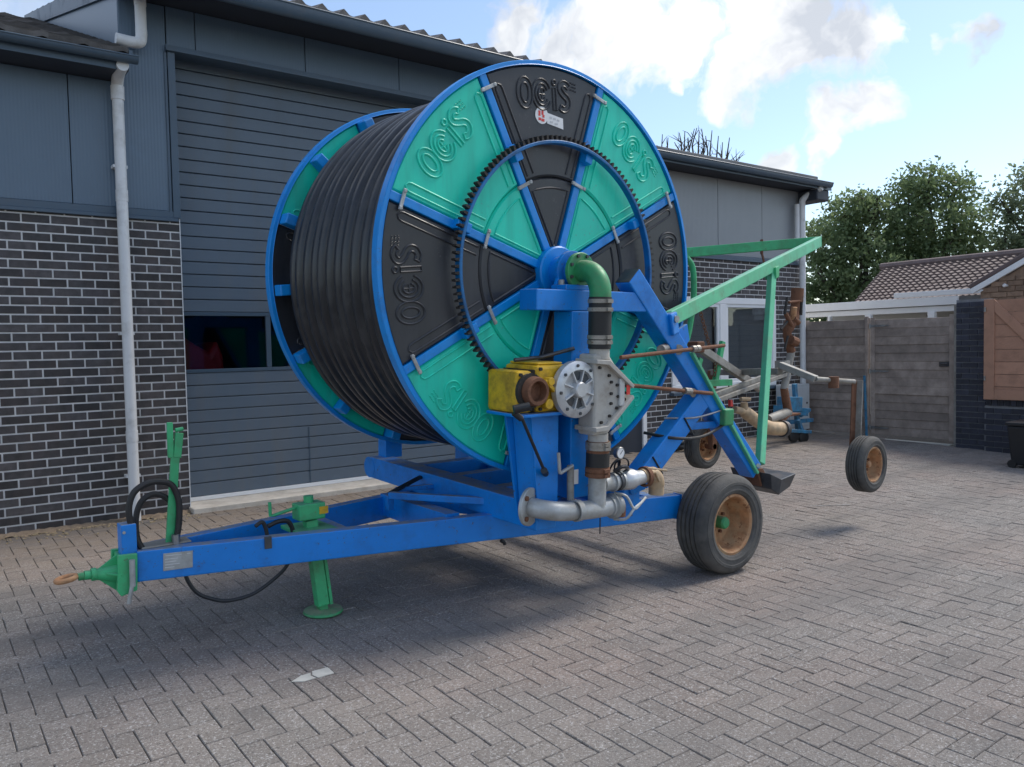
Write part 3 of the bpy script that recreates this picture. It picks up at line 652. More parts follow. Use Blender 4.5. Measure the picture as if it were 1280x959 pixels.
# ---- right extension ------------------------------------------------------------
def extension():
    b = thing('extension_building', (9, 2.5, 0), 'lower flat-roofed extension with white window and dark brick at right', 'building')
    X0, X1 = XE+.002, 11.60
    hole = (8.36, 10.89, .80, 2.215); door = (6.62, 7.78, -.2, 2.1)
    w = MB().bb(X0, 8.36, .006, .25, -.3, 2.80).bb(10.89, X1, .006, .25, -.3, 2.80).bb(8.36, 10.89, .006, .25, -.3, .80).bb(8.36, 10.89, .006, .25, 2.215, 2.80).build('brick_wall', 'mortar', b, 0)
    MB().bb(8.3, 10.95, .5, .52, .7, 2.3).build('inner_wall', 'room', b, 0)
    allb = brickwork(X0, X1, -1, 36, (hole, door))
    vis = [q for q in allb if q[0] > 8.4 and (q[1] > 2.2 or q[0] > 10.89 or q[1] < .85)]
    vs = sorted(vis, key=lambda q: q[0]); st = set(vs[:295])
    lay_bricks(vs[:295], w, 295); brick_field([q for q in allb if q not in st], w)
    # return wall of the corner
    MB().bb(X1-.02, X1, .02, 5, -.3, 4.0).build('end_wall', 'mortar', b, 0)
    MB().bb(X0, X1, -.035, .02, 2.795, 2.825).bb(X0, X1, -.02, .02, 2.827, 2.87).build('flashing', 'trim', b, 0, .003)
    xs = [X0]+[s for s in SEAM if X0+.1 < s < X1]+[X1]
    for a, c in zip(xs[:-1], xs[1:]): panel(b, a, c, 2.874, 4.035, 'cladding_pale')
    MB().bb(X0, X1-.03, .056, .20, 2.802, 4.035).build('backing_wall', 'soffit', b, 0)
    MB().bb(X0, 11.95, -.36, .4, 4.04, 4.07).build('soffit', 'soffit', b, 0)
    MB().bb(X0, 11.95, -.375, -.362, 4.03, 4.15).build('fascia', 'trim', b, 0)
    g = MB(); n = 10
    prof = [(-.375-.05+.05*math.cos(math.pi*(1+k/n)), 4.13+.075*math.sin(math.pi*(1+k/n))) for k in range(n+1)]; m = len(prof)
    g.add([(x, y, z) for x in (X0, 11.85) for y, z in prof], [(k, k+1, m+k+1, m+k) for k in range(m-1)]); g.tube([(X0, -.475, 4.132), (11.85, -.475, 4.132)], .010, 6)
    g.build('gutter', 'trim', b)
    MB().prism([(X0, -.44, 4.14), (X0, -.44, 4.20), (X0, 5, 4.75), (X0, 5, 4.69)], (5.5, 0, 0)).build('roof', 'roof_felt', b, 0, .01)
    MB().bb(11.55, 11.90, -.36, .2, 3.85, 4.03).build('eave_corner', 'soffit', b, 0, .02)
    # white window
    a, c, z0, z1 = hole; f = MB()
    f.bb(a, c, -.02, .09, z1-.10, z1).bb(a, c, -.02, .09, z0, z0+.10).bb(a, a+.09, -.02, .09, z0+.10, z1-.10).bb(c-.09, c, -.02, .09, z0+.10, z1-.10).bb(9.46, 9.62, -.02, .09, z0+.10, z1-.10)
    wn = f.build('window', 'window_white', b, 0, .008)
    for (p, q) in ((a+.09, 9.46), (9.62, c-.09)):
        s = MB(); t = .05; s.bb(p, q, -.005, .06, z1-.10-t, z1-.10).bb(p, q, -.005, .06, z0+.10, z0+.10+t).bb(p, p+t, -.005, .06, z0+.10+t, z1-.10-t).bb(q-t, q, -.005, .06, z0+.10+t, z1-.10-t)
        s.build('sash', 'window_white', wn, 0, .006)
        MB().bb(p+t, q-t, .02, .028, z0+.10+t, z1-.10-t).build('pane', 'glass', wn, 0)
        for i in range(14):
            za = z0+.16+i*.083
            MB().bb(p+t, q-t, .10, .108, za, za+.081).build('blind_slat', 'blind', wn, 0)
    MB().bb(a-.05, c+.05, -.09, .05, z0-.05, z0-.004).build('window_sill', 'trim', b, 0, .004)
    # dark door glimpsed under the drum
    MB().bb(6.62, 7.72, -.004, .05, -.05, 2.1).build('side_door', 'soffit', b, 0)
    MB().bb(7.725, 7.80, -.03, .05, -.05, 2.12).build('door_post', 'window_white', b, 0, .005)
    dp = downpipe(b, 11.52, -.10, -.06, 3.8, .05, joints=(2.6, 1.0)); downpipe(b, 11.40, -.08, 2.9, 3.8, .04)
    e = MB(); e.tube(bez([(11.52, -.10, 3.78), (11.52, -.11, 3.88), (11.60, -.2, 3.98), (11.62, -.40, 4.05)], 8), .052, 18); e.build('swan_neck', 'pipe_grey', dp)
extension()

# ------------------------------------------------------------------ fence, gate, pillar and neighbours at the right
def board_mesh_yz(w, h, d=.022):
    m = MB(); m.bb(-d/2, d/2, -w/2, w/2, -h/2, h/2); me = m.mesh('board', 0); return me
def fence_and_gate():
    XG = 11.60
    f = thing('board_fence', (XG, -.65, 0), 'grey weathered board fence between the downpipe and the gate', 'fence')
    zb, zt = .02, 1.83
    def boards(par, y0, y1, xx, n, zb, zt):
        h = (zt-zb)/n; me = board_mesh_yz(y1-y0, h+.014, .014); me.materials.append(MATS['grey_wood'])
        for k in range(n):
            o = bpy.data.objects.new('board', me); col.objects.link(o); o.parent = par
            o.location = Vector((xx+random.gauss(0, .003), (y0+y1)/2, zb+h*(k+.5)))-par.location
            o.rotation_euler = (random.gauss(0, .0025), .085+random.gauss(0, .012), 0)
            md = o.modifiers.new('bevel', 'BEVEL'); md.width = .004; md.segments = 1
    boards(f, -1.20, -.08, XG, 14, zb, zt)
    MB().bb(XG+.012, XG+.06, -.14, -.07, -.1, 1.86).build('post', 'grey_wood', f, 0, .004)
    MB().bb(XG+.012, XG+.06, -1.22, -1.14, -.1, 1.86).build('post', 'grey_wood', f, 0, .004)
    MB().bb(XG-.06, XG-.015, -1.235, -1.19, -.1, 1.88).build('post', 'grey_wood', f, 0, .004)
    g = thing('garden_gate', (XG, -1.9, 0), 'wide grey wooden gate with strap hinges beside the dark brick pillar', 'gate')
    boards(g, -2.50, -1.27, XG, 14, .03, 1.82)
    MB().bb(XG-.03, XG-.013, -2.54, -2.47, .0, 1.86).build('stile', 'grey_wood', g, 0, .003)
    MB().bb(XG-.028, XG-.013, -1.335, -1.27, .03, 1.86).build('stile', 'grey_wood', g, 0, .003)
    for z in (.13, 1.02, 1.73):
        MB().prism([(XG-.035, -1.25, z-.022), (XG-.035, -1.25, z+.022), (XG-.035, -1.56, z+.010), (XG-.035, -1.56, z-.010)], (.008, 0, 0)).build('strap_hinge', 'steel', g, 0)
        MB().cyl((XG-.04, -1.262, z-.04), (XG-.04, -1.262, z+.04), .014, seg=10).build('hinge_pin', 'steel', g)
    lk = MB().bb(XG-.04, XG-.028, -2.47, -2.33, 1.10, 1.17).build('latch', 'dark_steel', g, 0, .004)
    MB().cyl((XG-.075, -2.36, 1.14), (XG-.075, -2.47, 1.14), .011, seg=10).build('handle', 'dark_steel', lk)
    p = MB().bb(XG-.05, XG+.05, -2.585, -2.545, -.1, 2.0).build('gate_post', 'weathered_zinc', None, 0, .005)
    tag(p, 'thin grey steel post between the gate and the brick pillar', 'post')
    s = MB().bb(XG-.06, XG+.06, -2.5, -.1, -.085, -.045).build('pale_strip', 'pale_stone', None, 0); tag(s, 'pale strip under the fence and gate', 'base_strip')  # pale bar along the gap line below the fence and gate
    st = MB().bar((XG-.10, -1.245, -.02), (XG-.09, -1.20, .95), .03, .03).bar((XG-.09, -1.20, .93), (XG-.09, -1.20, 1.0), .05, .05).build('fence_prop', 'implement_blue', None, 0, .004)
    tag(st, 'thin blue stake leaning on the fence beside the gate', 'stake')

def dark_brick_wall():
    X = 11.50; b = thing('brick_pillar', (X, -2.8, 0), 'dark blue brick pillar with low wall, right of the garden gate', 'wall')
    def wall(y0, y1, z0, z1, x, par):
        base = MB().bb(x+.004, x+.22, y0, y1, z0, z1).build('mortar_bed', 'mortar_dark', par, 0)
        m = MB(); A = []; k = 0; z = z0
        lst = []
        while z+.068 < z1+.01:
            off = 0 if k % 2 == 0 else -.11; y = y0+off
            while y < y1:
                a, c = max(y, y0)+.005, min(y+.22, y1)-.005
                if c-a > .03: lst.append((a, c, z+.006, min(z+.0725, z1)))
                y += .22
            z += .0785; k += 1
        for (a, c, za, zb_) in lst:
            w_ = round(c-a, 2); key = ('yz', w_, round(zb_-za, 3))
            if key not in _bm:
                q = MB(); q.bb(-.01, .04, -(c-a)/2, (c-a)/2, -(zb_-za)/2, (zb_-za)/2); me = q.mesh('brick', 0); me.materials.append(MATS['brick_blue']); _bm[key] = me
            o = bpy.data.objects.new('brick', _bm[key]); col.objects.link(o); o.parent = base; o.location = (x+random.gauss(0, .001), (a+c)/2, (za+zb_)/2)
    wall(-3.01, -2.60, -.25, 2.06, X, b)
    wall(-4.35, -3.012, -.25, .56, X-.06, b)
    # soldier course on the low wall
    sc = MB().bb(X-.05, X+.16, -4.35, -3.03, .562, .70).build('soldier_course', 'mortar_dark', b, 0)
    q = MB(); q.bb(-.012, .04, -.034, .034, -.064, .064); me = q.mesh('brick', 0); me.materials.append(MATS['brick_blue'])
    y = -3.07
    while y > -4.3:
        o = bpy.data.objects.new('brick', me); col.objects.link(o); o.parent = sc; o.location = (X-.055, y, .632); y -= .0785
    # red-brown braced wooden leaf
    s = thing('wooden_shutter', (X-.16, -3.6, .66), 'red-brown wooden shutter leaf with diagonal brace above low dark wall', 'shutter')
    XS = X-.13; n = 8; y0, y1, z0, z1 = -4.15, -3.04, .665, 2.03; h = (z1-z0)/n
    me = board_mesh_yz(y1-y0, h-.008, .02); me.materials.append(MATS['red_wood'])
    for k in range(n):
        o = bpy.data.objects.new('board', me); col.objects.link(o); o.parent = s; o.location = Vector((XS, (y0+y1)/2, z0+h*(k+.5)))-s.location
    for (a, c) in ((y1-.135, y1), (y0, y0+.135)): MB().bb(XS-.035, XS-.012, a, c, z0-.01, z1+.01).build('stile', 'red_wood', s, 0, .004)
    MB().prism([(XS-.036, y1-.137, z1), (XS-.036, y1-.137, z1-.17), (XS-.036, y0+.14, z0+.30), (XS-.036, y0+.14, z0+.47)], (.022, 0, 0)).build('brace', 'red_wood', s, 0, .003)
    MB().bb(XS-.034, XS-.013, y0+.137, y1-.137, z0-.008, z0+.13).build('rail', 'red_wood', s, 0, .004)
    for z in (1.9, .95): MB().cyl((XS-.05, y1-.02, z-.03), (XS-.05, y1-.02, z+.03), .014, seg=10).build('hinge_pin', 'steel', s)
    bn = thing('waste_bin', (10.35, -4.02, gz(-4)), 'black plastic bin cut off by the right edge of the picture', 'bin')
    c = V3(10.42, -4.03, gz(-4)); MB().hexa([c+V3(-.2, -.2, .04), c+V3(.2, -.2, .04), c+V3(.2, .2, .04), c+V3(-.2, .2, .04), c+V3(-.24, -.24, .52), c+V3(.24, -.24, .52), c+V3(.24, .24, .52), c+V3(-.24, .24, .52)]).build('body', 'black_plastic', bn, 0, .02)
    MB().box(c+V3(0, 0, .545), .255, .255, .022).build('lid', 'black_plastic', bn, 0, .012)
    for sx in (-1, 1): MB().cyl(c+V3(sx*.17, .19, .05), c+V3(sx*.21, .19, .05), .05, seg=16).build('wheel', 'rubber', bn)

def neighbours():
    # flat-roofed lean-to with white fascias behind the gate
    c = thing('lean_to', (13.3, -.6, 0), 'white-fascia flat-roofed lean-to showing above the fence and gate', 'building')
    X = 13.0
    def fascia(y0, y1, za, zb, x, name='fascia'):
        return MB().bb(x, x+.05, y0, y1, za, zb).build(name, 'window_white', c, 0, .006)
    fascia(-1.95, 1.6, 2.06, 2.20, X); fascia(-1.95, 1.6, 1.955, 2.05, X+.055); fascia(-2.42, -.90, 2.215, 2.30, X-.02)
    MB().bb(X+.05, 15.0, -2.4, 1.6, 2.10, 2.19).build('roof', 'roof_felt', c, 0)
    MB().bb(15.0, 15.2, -2.4, 1.6, 0, 2.1).build('back_wall', 'house_wall', c, 0)
    for (y, w, za, zb) in ((-.42, .10, 1.86, 1.955), (-1.52, .11, 1.80, 1.955), (.33, .04, 1.86, 1.955)): MB().bb(X+.0, X+.1, y-w/2, y+w/2, za, zb).build('bracket', 'window_white', c, 0, .006)
    MB().bb(X+.5, X+.6, -1.2, -.25, 1.2, 1.93).build('light_panel', 'house_wall', c, 0)
    # bungalow
    h = thing('bungalow', (17, -1, 0), 'bungalow with brown tiled roof and white verge behind the lean-to', 'house')
    a = onX(1066, 380, 15.0); r0 = onX(1104, 337, 18.0); r1 = onX(1330, 322, 18.0)
    yl = a[1]; zl = 2.22; rz = r0[2]; yr = r0[1]
    A = V3(15.0, a[1], a[2]-.02); B = V3(15.0, -3.4, a[2]-.02); Cc = V3(18.0, -4.5, rz+.05); D = V3(18.0, r0[1], rz)
    rf = MB().prism([A, B, Cc, D], (0, 0, -.06)).build('roof', 'clay_tile', h, 0)
    nx = 40; rows = 13; m = MB(); At = []
    for i in range(rows):
        for k in range(nx):
            def pt(s, t): return (A*(1-s)+B*s)*(1-t)+(D*(1-s)+Cc*s)*t
            t0, t1 = i/rows, (i+1)/rows+.01; s0, s1 = k/nx, (k+1)/nx
            nn = unit(np.cross(B-A, D-A)); nn = nn if nn[2] > 0 else -nn
            vs = []
            for q, (s, e) in enumerate(((s0, 0.0), (s0+(s1-s0)*.35, .006), (s0+(s1-s0)*.7, .028), (s1, .006))):
                vs += [pt(s, t0)+nn*(.045+e), pt(s, t1)+nn*(.010+e), pt(s, t0)+nn*.0]
            n0 = len(m.f)
            m.add(vs, [(q*3, q*3+3, q*3+4, q*3+1) for q in range(3)]+[(q*3+2, q*3+5, q*3+3, q*3) for q in range(3)]); At += [random.random()]*(len(m.f)-n0)
    me = bpy.data.meshes.new('tile_field'); me.from_pydata(m.v, [], m.f); me.update(); face_attr(me, At)
    o = link('tile_field', me, 'clay_tile', rf); o['kind'] = 'stuff'
    rd = MB(); rd.tube([D+V3(0, .05, .06), Cc+V3(0, 0, .06)], .09, 8); rd.build('ridge', 'clay_tile', rf)
    MB().bb(15.3, 15.5, -4.2, a[1]-.1, 0, 2.25).build('wall', 'brown_brick', h, 0)
    # gable of the nearer garage
    g = thing('garage_gable', (12.6, -3.4, 0), 'brown brick garage gable with white verge above the wooden shutter', 'building')
    p = onX(1213, 364, 12.3); q = onX(1292, 318, 12.3); sl = (q[2]-p[2])/(q[1]-p[1])
    e = V3(12.3, p[1]-2.6, p[2]+sl*-2.6)
    MB().prism([(12.36, p[1]-.12, 0), (12.36, p[1]-.12, p[2]-.02), (12.36, e[1], e[2]-.02), (12.36, e[1], 0)], (.2, 0, 0)).build('wall', 'brown_brick', g, 0)
    d = unit(e-p); nn = V3(0, -d[2], d[1]); nn = nn if nn[2] > 0 else -nn
    MB().prism([p-nn*.05, p+nn*.03, e+nn*.03, e-nn*.05], (.05, 0, 0)).build('verge_board', 'window_white', g, 0, .005)
    MB().prism([p+nn*.032, p+nn*.10, e+nn*.10, e+nn*.032], (2.4, 0, 0)).build('roof', 'clay_tile', g, 0, .02)
    for k in range(22):
        z = 1.75+k*.0785
        for j in range(14):
            y = p[1]-.16-(j+.5*(k % 2))*.22
            if z > p[2]+sl*(y-.1-p[1])-.10 or y < e[1]+.1: continue
            key = 'bb'
            if key not in _bm:
                mm = MB(); mm.bb(-.01, .04, -.104, .104, -.033, .033); me = mm.mesh('brick', 0); me.materials.append(MATS['brown_brick']); _bm[key] = me
            o = bpy.data.objects.new('brick', _bm[key]); col.objects.link(o); o.parent = g; o.location = Vector((12.352, y-.11, z))-g.location
    lp = onX(1256, 357, 12.28); lamp = thing('wall_lamp', lp, 'small white lamp on the brown brick gable', 'lamp')
    MB().lathe([(0, -.03), (.02, -.028), (.028, -.01), (.024, .02), (0, .025)], lp, (1, 0, 0), 16).build('shade', 'white_plastic', lamp); MB().cyl(lp+V3(.03, 0, 0), lp+V3(.08, 0, 0), .02, seg=10).build('bracket', 'pipe_grey', lamp)
fence_and_gate(); dark_brick_wall(); neighbours()

# ------------------------------------------------------------------ trees
def leafy(name, label, base, crown, n, lm, size, seed, trunk_h, group=None):
    rg = np.random.default_rng(seed); base = V3(*base)
    t = thing(name, base, label, 'tree', group)
    tm = MB(); top = base+V3(rg.normal(0, .3), rg.normal(0, .3), trunk_h)
    tm.tube(bez([base, base+V3(.08, .1, trunk_h*.5), top], 6), list(np.linspace(.34, .20, 13)), 10)
    cen = [V3(*c[:3]) for c in crown]
    for c in cen:
        mid = (top+c)/2+V3(rg.normal(0, .3), rg.normal(0, .3), -.3); tm.tube(bez([top-V3(0, 0, .6), mid, c], 6), list(np.linspace(.15, .03, 13)), 7)
        for k in range(4):
            e = c+np.clip(rg.normal(0, .5, 3), -.7, .45); tm.tube([c-(c-mid)*.3, (c+e)/2, e], [.05, .03, .012], 5)
    tm.build('trunk', 'bark', t)
    # leaf clumps: twig-end clusters on a shell of every lobe, leaves around each
    tot = sum(c[3]**2 for c in crown); P = []; Cz = []
    for (x, y, z, r, ez) in crown:
        ncl = int(n/16*r*r/tot); d = rg.normal(0, 1, (ncl, 3)); d /= np.linalg.norm(d, axis=1)[:, None]
        rad = r*(rg.uniform(0.35, 1.0, ncl)**.45)*(1+.16*np.sin(d[:, 0]*7+d[:, 2]*5+seed)+.12*np.sin(d[:, 1]*11+seed*2))
        cc = np.array([x, y, z])+d*rad[:, None]*np.array([1, 1, ez])
        k = rg.integers(9, 24, ncl); rep = np.repeat(cc, k, 0); tone = np.repeat(rg.uniform(0, 1, ncl), k)
        P.append(rep+rg.normal(0, .20, rep.shape)*np.array([1, 1, .75])); Cz.append(tone)
    P = np.concatenate(P); tone = np.concatenate(Cz); m = len(P)
    a = rg.normal(0, 1, (m, 3)); a /= np.linalg.norm(a, axis=1)[:, None]; b = np.cross(a, rg.normal(0, 1, (m, 3))); b /= np.linalg.norm(b, axis=1)[:, None]
    s = rg.uniform(.6, 1.25, m)[:, None]*size
    v = np.empty((m, 4, 3)); v[:, 0] = P-a*s; v[:, 1] = P+b*s*.55; v[:, 2] = P+a*s; v[:, 3] = P-b*s*.55
    me = bpy.data.meshes.new('crown'); me.vertices.add(4*m); me.vertices.foreach_set('co', v.reshape(-1)); me.loops.add(4*m); me.loops.foreach_set('vertex_index', np.arange(4*m, dtype=np.int32))
    me.polygons.add(m); me.polygons.foreach_set('loop_start', np.arange(0, 4*m, 4, dtype=np.int32)); me.polygons.foreach_set('loop_total', np.full(m, 4, np.int32)); me.update(calc_edges=True)
    face_attr(me, np.clip(tone*.75+rg.uniform(0, .25, m), 0, 1)); link('crown', me, lm, t)
def tp(x, y, X=30): return onX(x, y, X)
def trees():
    def lob(l, X): return [(*(onX(x, y, X+dx)), r, ez) for (x, y, dx, r, ez) in l]
    leafy('broadleaf_tree', 'tall dark green broadleaf tree just right of the extension roof', (29, 10.2, 0),
          lob([(1048, 310, 0, 1.35, 1.0), (1025, 345, -1, 1.1, 1.0), (1085, 285, .5, 1.25, .9), (1085, 340, 0, 1.4, 1.0), (1062, 262, 0, .85, .8), (1028, 290, 1, .75, .8), (1110, 370, 0, 1.3, .9), (1020, 385, 0, 1.3, .9), (1065, 385, 1, 1.5, .9), (1093, 255, 0, .6, .8)], 29), 19000, 'leaf', .095, 3, 2.6)
    leafy('broadleaf_tree', 'rounded sunlit green tree towering behind the bungalow roof', (31, 6.9, 0),
          lob([(1158, 228, 0, .85, .8), (1130, 248, 0, .80, .9), (1190, 240, .5, .85, .9), (1160, 278, 0, 1.25, .9), (1203, 278, 0, .85, .9), (1125, 292, .5, 1.0, .9), (1185, 318, 0, 1.05, .8), (1140, 325, 0, 1.05, .8), (1212, 312, 1, .75, .8), (1115, 335, 1, 1.0, .8), (1165, 345, 1, 1.2, .7), (1220, 345, 1, .9, .6)], 31), 15000, 'leaf', .095, 11, 2.8)
    leafy('airy_tree', 'loose pale-leaved tree at the right edge above the roof ridge', (33, 3.0, 0),
          lob([(1283, 235, 0, .95, 1.0), (1258, 262, 0, .75, .8), (1290, 285, 0, 1.2, .9), (1258, 305, 0, .85, .8), (1330, 240, 0, 1.3, 1.0), (1240, 300, 1, .5, .7), (1320, 320, 0, 1.5, .9), (1250, 330, 0, .8, .6)], 33), 6800, 'leaf_pale', .095, 23, 2.6)
    # pollarded bare crown over the extension roof
    b = onX(868, 215, 19); b0 = V3(b[0], b[1], 0)
    t = thing('bare_tree', b0, 'leafless pollarded tree with upright shoots behind the extension roof', 'tree')
    tm = MB(); hd = V3(b0[0], b0[1], b[2]-.35); tm.tube([b0, (b0+hd)/2+V3(.1, 0, 0), hd], [.25, .2, .18], 10); rg = np.random.default_rng(4)
    hs = [hd]
    for (x, y) in ((835, 212), (852, 213), (868, 214), (882, 215), (897, 216)):
        e = onX(x, y, 19+rg.uniform(-.5, .5)); tm.tube(bez([hd-V3(0, 0, .3), (hd+e)/2+V3(0, 0, -.2), e], 6), list(np.linspace(.12, .08, 13)), 7); hs.append(e)
    tm.build('trunk', 'bark', t)
    sh = MB()
    for (x, yt, xt) in ((829, 168, 828), (836, 172, 835), (851, 166, 849), (854, 164, 856), (858, 172, 860), (867, 161, 868), (870, 160, 871), (872, 163, 874), (877, 161, 877), (884, 176, 883), (889, 163, 890), (891, 170, 898), (893, 178, 903), (896, 172, 912), (903, 188, 910), (914, 202, 922), (918, 205, 926), (862, 175, 863), (845, 178, 843), (880, 170, 882)):
        X = 19+rg.uniform(-.4, .4); p = onX(x, 214, X); q = onX(xt, yt, X); md = (p+q)/2+rg.normal(0, .10, 3)
        sh.tube([p-V3(0, 0, .1), md, q], [.035, .026, .012], 5)
        for k in range(4):
            s = md+(q-md)*rg.uniform(-.4, .6); e = s+V3(rg.normal(0, .18), rg.normal(0, .18), rg.uniform(.10, .40)); sh.tube([s, (s+e)/2+rg.normal(0, .03, 3), e], [.014, .010, .004], 4)
    sh.build('shoots', 'bark', t)
trees()

# ------------------------------------------------------------------ the hose reel irrigator
AZ = R(1.5); TI = R(2.6); SC = .864
O = CAM+ray(695.9, 340.9)*6*SC                       # centre of the near flange
UA = V3(math.cos(AZ), math.sin(AZ), 0); NH = V3(math.sin(AZ), -math.cos(AZ), 0)
VA = Z*math.cos(TI)+NH*math.sin(TI); NA = np.cross(UA, VA); NA = NA if NA[1] < 0 else -NA
AXR = (UA, VA, NA)
def W(a, b, c): return O+UA*a+VA*b+NA*c
def L2(x, y, c):                                     # pixel -> reel-frame (a, b) on the plane c in front of the flange
    d = ray(x, y); t = ((O+NA*c-CAM)@NA)/(d@NA); q = CAM+t*d-O; return q@UA, q@VA
def PW(x, y, c): a, b = L2(x, y, c); return W(a, b, c)
RR = 1.2906; SEP = 1.556
machine = thing('hose_reel_irrigator', (2.3, -3.33, gz(-3.33)), 'big blue and green hose reel irrigator with giant black hose drum', 'irrigator')
def part(m, name, material, parent=None, smooth=35, bevel=0.0, seg=2): return m.build(name, material, parent or machine, smooth, bevel, seg)
SPK = [27.8+45*k for k in range(8)]
def pol(r, deg, c): return W(r*math.cos(R(deg)), r*math.sin(R(deg)), c)

def sector(m, r0, r1, a0, a1, c0, c1, gap, bev=.012, na=10):
    """plate between two radii and two spokes, edges parallel to the spokes, chamfered front (c1 is the face toward the viewer)"""
    s = 1 if c1 > c0 else -1
    def ringpts(i0, g, c):
        pts = []
        for rr, rev in ((r0+i0, False), (r1-i0, True)):
            da = math.degrees(math.asin(min(.9, (g+i0)/rr)))
            an = np.linspace(a0+da, a1-da, na)
            if rev: an = an[::-1]
            pts += [pol(rr, x, c) for x in an]
        return pts
    A = ringpts(0, gap, c0); B = ringpts(0, gap, c1-s*bev); Cc = ringpts(bev, gap, c1); n = len(A)
    m.add(A+B+Cc, [tuple(range(n))]+[(i, (i+1) % n, n+(i+1) % n, n+i) for i in range(n)]+[(n+i, n+(i+1) % n, 2*n+(i+1) % n, 2*n+i) for i in range(n)])
    # front face as strips
    o = len(m.v)-n
    for i in range(na-1): m.f.append((o+i, o+i+1, o+2*na-2-i, o+2*na-1-i))

def stroke(m, pts, r, closed=False): m.tube(pts, r, 6, closed)
def lettering(mid, c, r0):
    """the four raised outline letters and the little wave mark of one outer panel"""
    m = MB(); er = R(mid)
    rad = UA*math.cos(er)+VA*math.sin(er); tan = UA*math.sin(er)-VA*math.cos(er)      # reading direction, clockwise
    c0 = W(0, 0, c)+rad*r0
    def q(x, y): return c0+tan*x+rad*y
    def ell(x, y, rx, ry, a0=0, a1=360, n=36): return [q(x+rx*math.cos(R(t)), y+ry*math.sin(R(t))) for t in np.linspace(a0, a1, n, endpoint=(a1-a0) != 360)]
    t = .0070
    stroke(m, ell(-.165, 0, .062, .092), t, True); stroke(m, ell(-.165, 0, .030, .058), t, True)
    for k, (rx, ry) in enumerate(((.075, .092), (.050, .064), (.027, .038))):
        stroke(m, ell(-.030, 0, rx, ry, 25, 335, 30), t)
    stroke(m, [q(-.030, .036), q(-.030, -.036)], t*.8); stroke(m, [q(-.052, 0), q(-.008, 0)], t*.8)
    stroke(m, [q(.062, -.09), q(.088, -.09), q(.088, .045), q(.062, .045)], t, True); stroke(m, ell(.075, .078, .016, .016, n=12), t, True)
    S = [(.195, .055), (.180, .072), (.152, .078), (.128, .062), (.126, .036), (.150, .010), (.180, -.012), (.190, -.040), (.176, -.068), (.148, -.080), (.120, -.068)]
    P = bez([q(x, y) for x, y in S], 5); out = []
    for sg in (1, -1):
        side = []
        for i in range(len(P)):
            d = unit(P[min(i+1, len(P)-1)]-P[max(i-1, 0)]); side.append(P[i]+np.cross(NA, d)*sg*.017)
        out += side if sg == 1 else side[::-1]
    stroke(m, out, t, True)
    for i in range(3):
        for j in range(3):
            x = .215+.019*i; y = .088-.021*j-.004*i; stroke(m, bez([q(x-.008, y-.004), q(x-.003, y+.004), q(x+.003, y-.003), q(x+.008, y+.004)], 3), .0028)
    return m

def flange(c_face, s, letters):
    """s=+1: face toward the viewer (near flange); the far flange shows its inside"""
    fl = MB()
    cb = c_face-.055
    fl.lathe([(RR-.027, 0), (RR-.023, -.003), (RR-.003, -.004), (RR, -.008), (RR, -.062), (RR-.027, -.062)], W(0, 0, c_face+.004), NA, 128, True)
    rim = part(fl, 'flange_rim', 'rim_blue', None, 30)
    for k in range(8):
        a0 = SPK[k]; mid = a0+22.5
        m = MB(); p = pol(.10, a0, c_face-.022); q = pol(RR-.025, a0, c_face-.022); m.bar(p, q, .052, .036, NA)
        sp = part(m, 'spoke', 'rim_blue', None, 0, .005)
        if s > 0:
            for rr in (1.185, .585):
                t = unit(-UA*math.sin(R(a0))+VA*math.cos(R(a0))); e = pol(rr, a0, c_face+.006); w = .062
                m = MB(); m.bar(e-t*w, e+t*w, .022, .010, NA); m.box(e-t*w*.8+NA*.006, .010, .010, .004, AXR); m.box(e+t*w*.8+NA*.006, .010, .010, .004, AXR)
                part(m, 'clip', 'galvanised', sp, 0, .003)
        black = round((mid-95.3)/45) % 2 == 0
        mt = 'panel_black' if black else 'panel_green'
        m = MB(); sector(m, .60, RR-.028, a0, a0+45, c_face-.040, c_face-.012, .030)
        # beads and long grooves moulded along both edges
        for e, sg in ((a0, 1), (a0+45, -1)):
            d = UA*math.cos(R(e))+VA*math.sin(R(e)); t = (-UA*math.sin(R(e))+VA*math.cos(R(e)))*sg; o0 = W(0, 0, c_face-.011)
            for (ra, rb) in ((.62, 1.17),):
                loop = []
                for (rr, off) in ((ra, .060), (ra+.03, .060), (rb-.02, .060), (rb, .066), (rb+.012, .085), (rb, .104), (rb-.02, .110), (ra+.03, .110), (ra, .110)): loop.append(o0+d*rr+t*off)
                m.tube(loop, .0065, 6)
        lp = []
        pn = part(m, 'outer_panel', mt, None, 30)
        if letters:
            part(lettering(mid, c_face-.011, 1.092), 'raised_lettering', mt, pn)
        m = MB(); sector(m, .12, .595, a0, a0+45, c_face-.044, c_face-.016, .030)
        if s > 0:
            arc = []
            for rr, g, rev in ((.17, .058, 0), (.53, .058, 1)):
                da = math.degrees(math.asin(min(.95, g/rr))); an = np.linspace(a0+da, a0+45-da, 9) if da < 22 else np.array([a0+22.5]*3)
                if rev: an = an[::-1]
                arc += [pol(rr, x, c_face-.015) for x in an]
            m.tube(arc, .007, 6, True)
        part(m, 'inner_panel', mt, None, 30)
    return rim
near_rim = flange(0.0, 1, True)
far_rim = flange(-SEP+.06, -1, False)
for k in range(16):
    a = SPK[0]+22.5*k; m = MB(); p = pol(1.12, a, -SEP+.125); q = pol(RR-.03, a, -SEP+.125); m.bar(p, q, .075, .11, NA)
    part(m, 'inner_rib', 'rim_blue', far_rim, 0, .008)
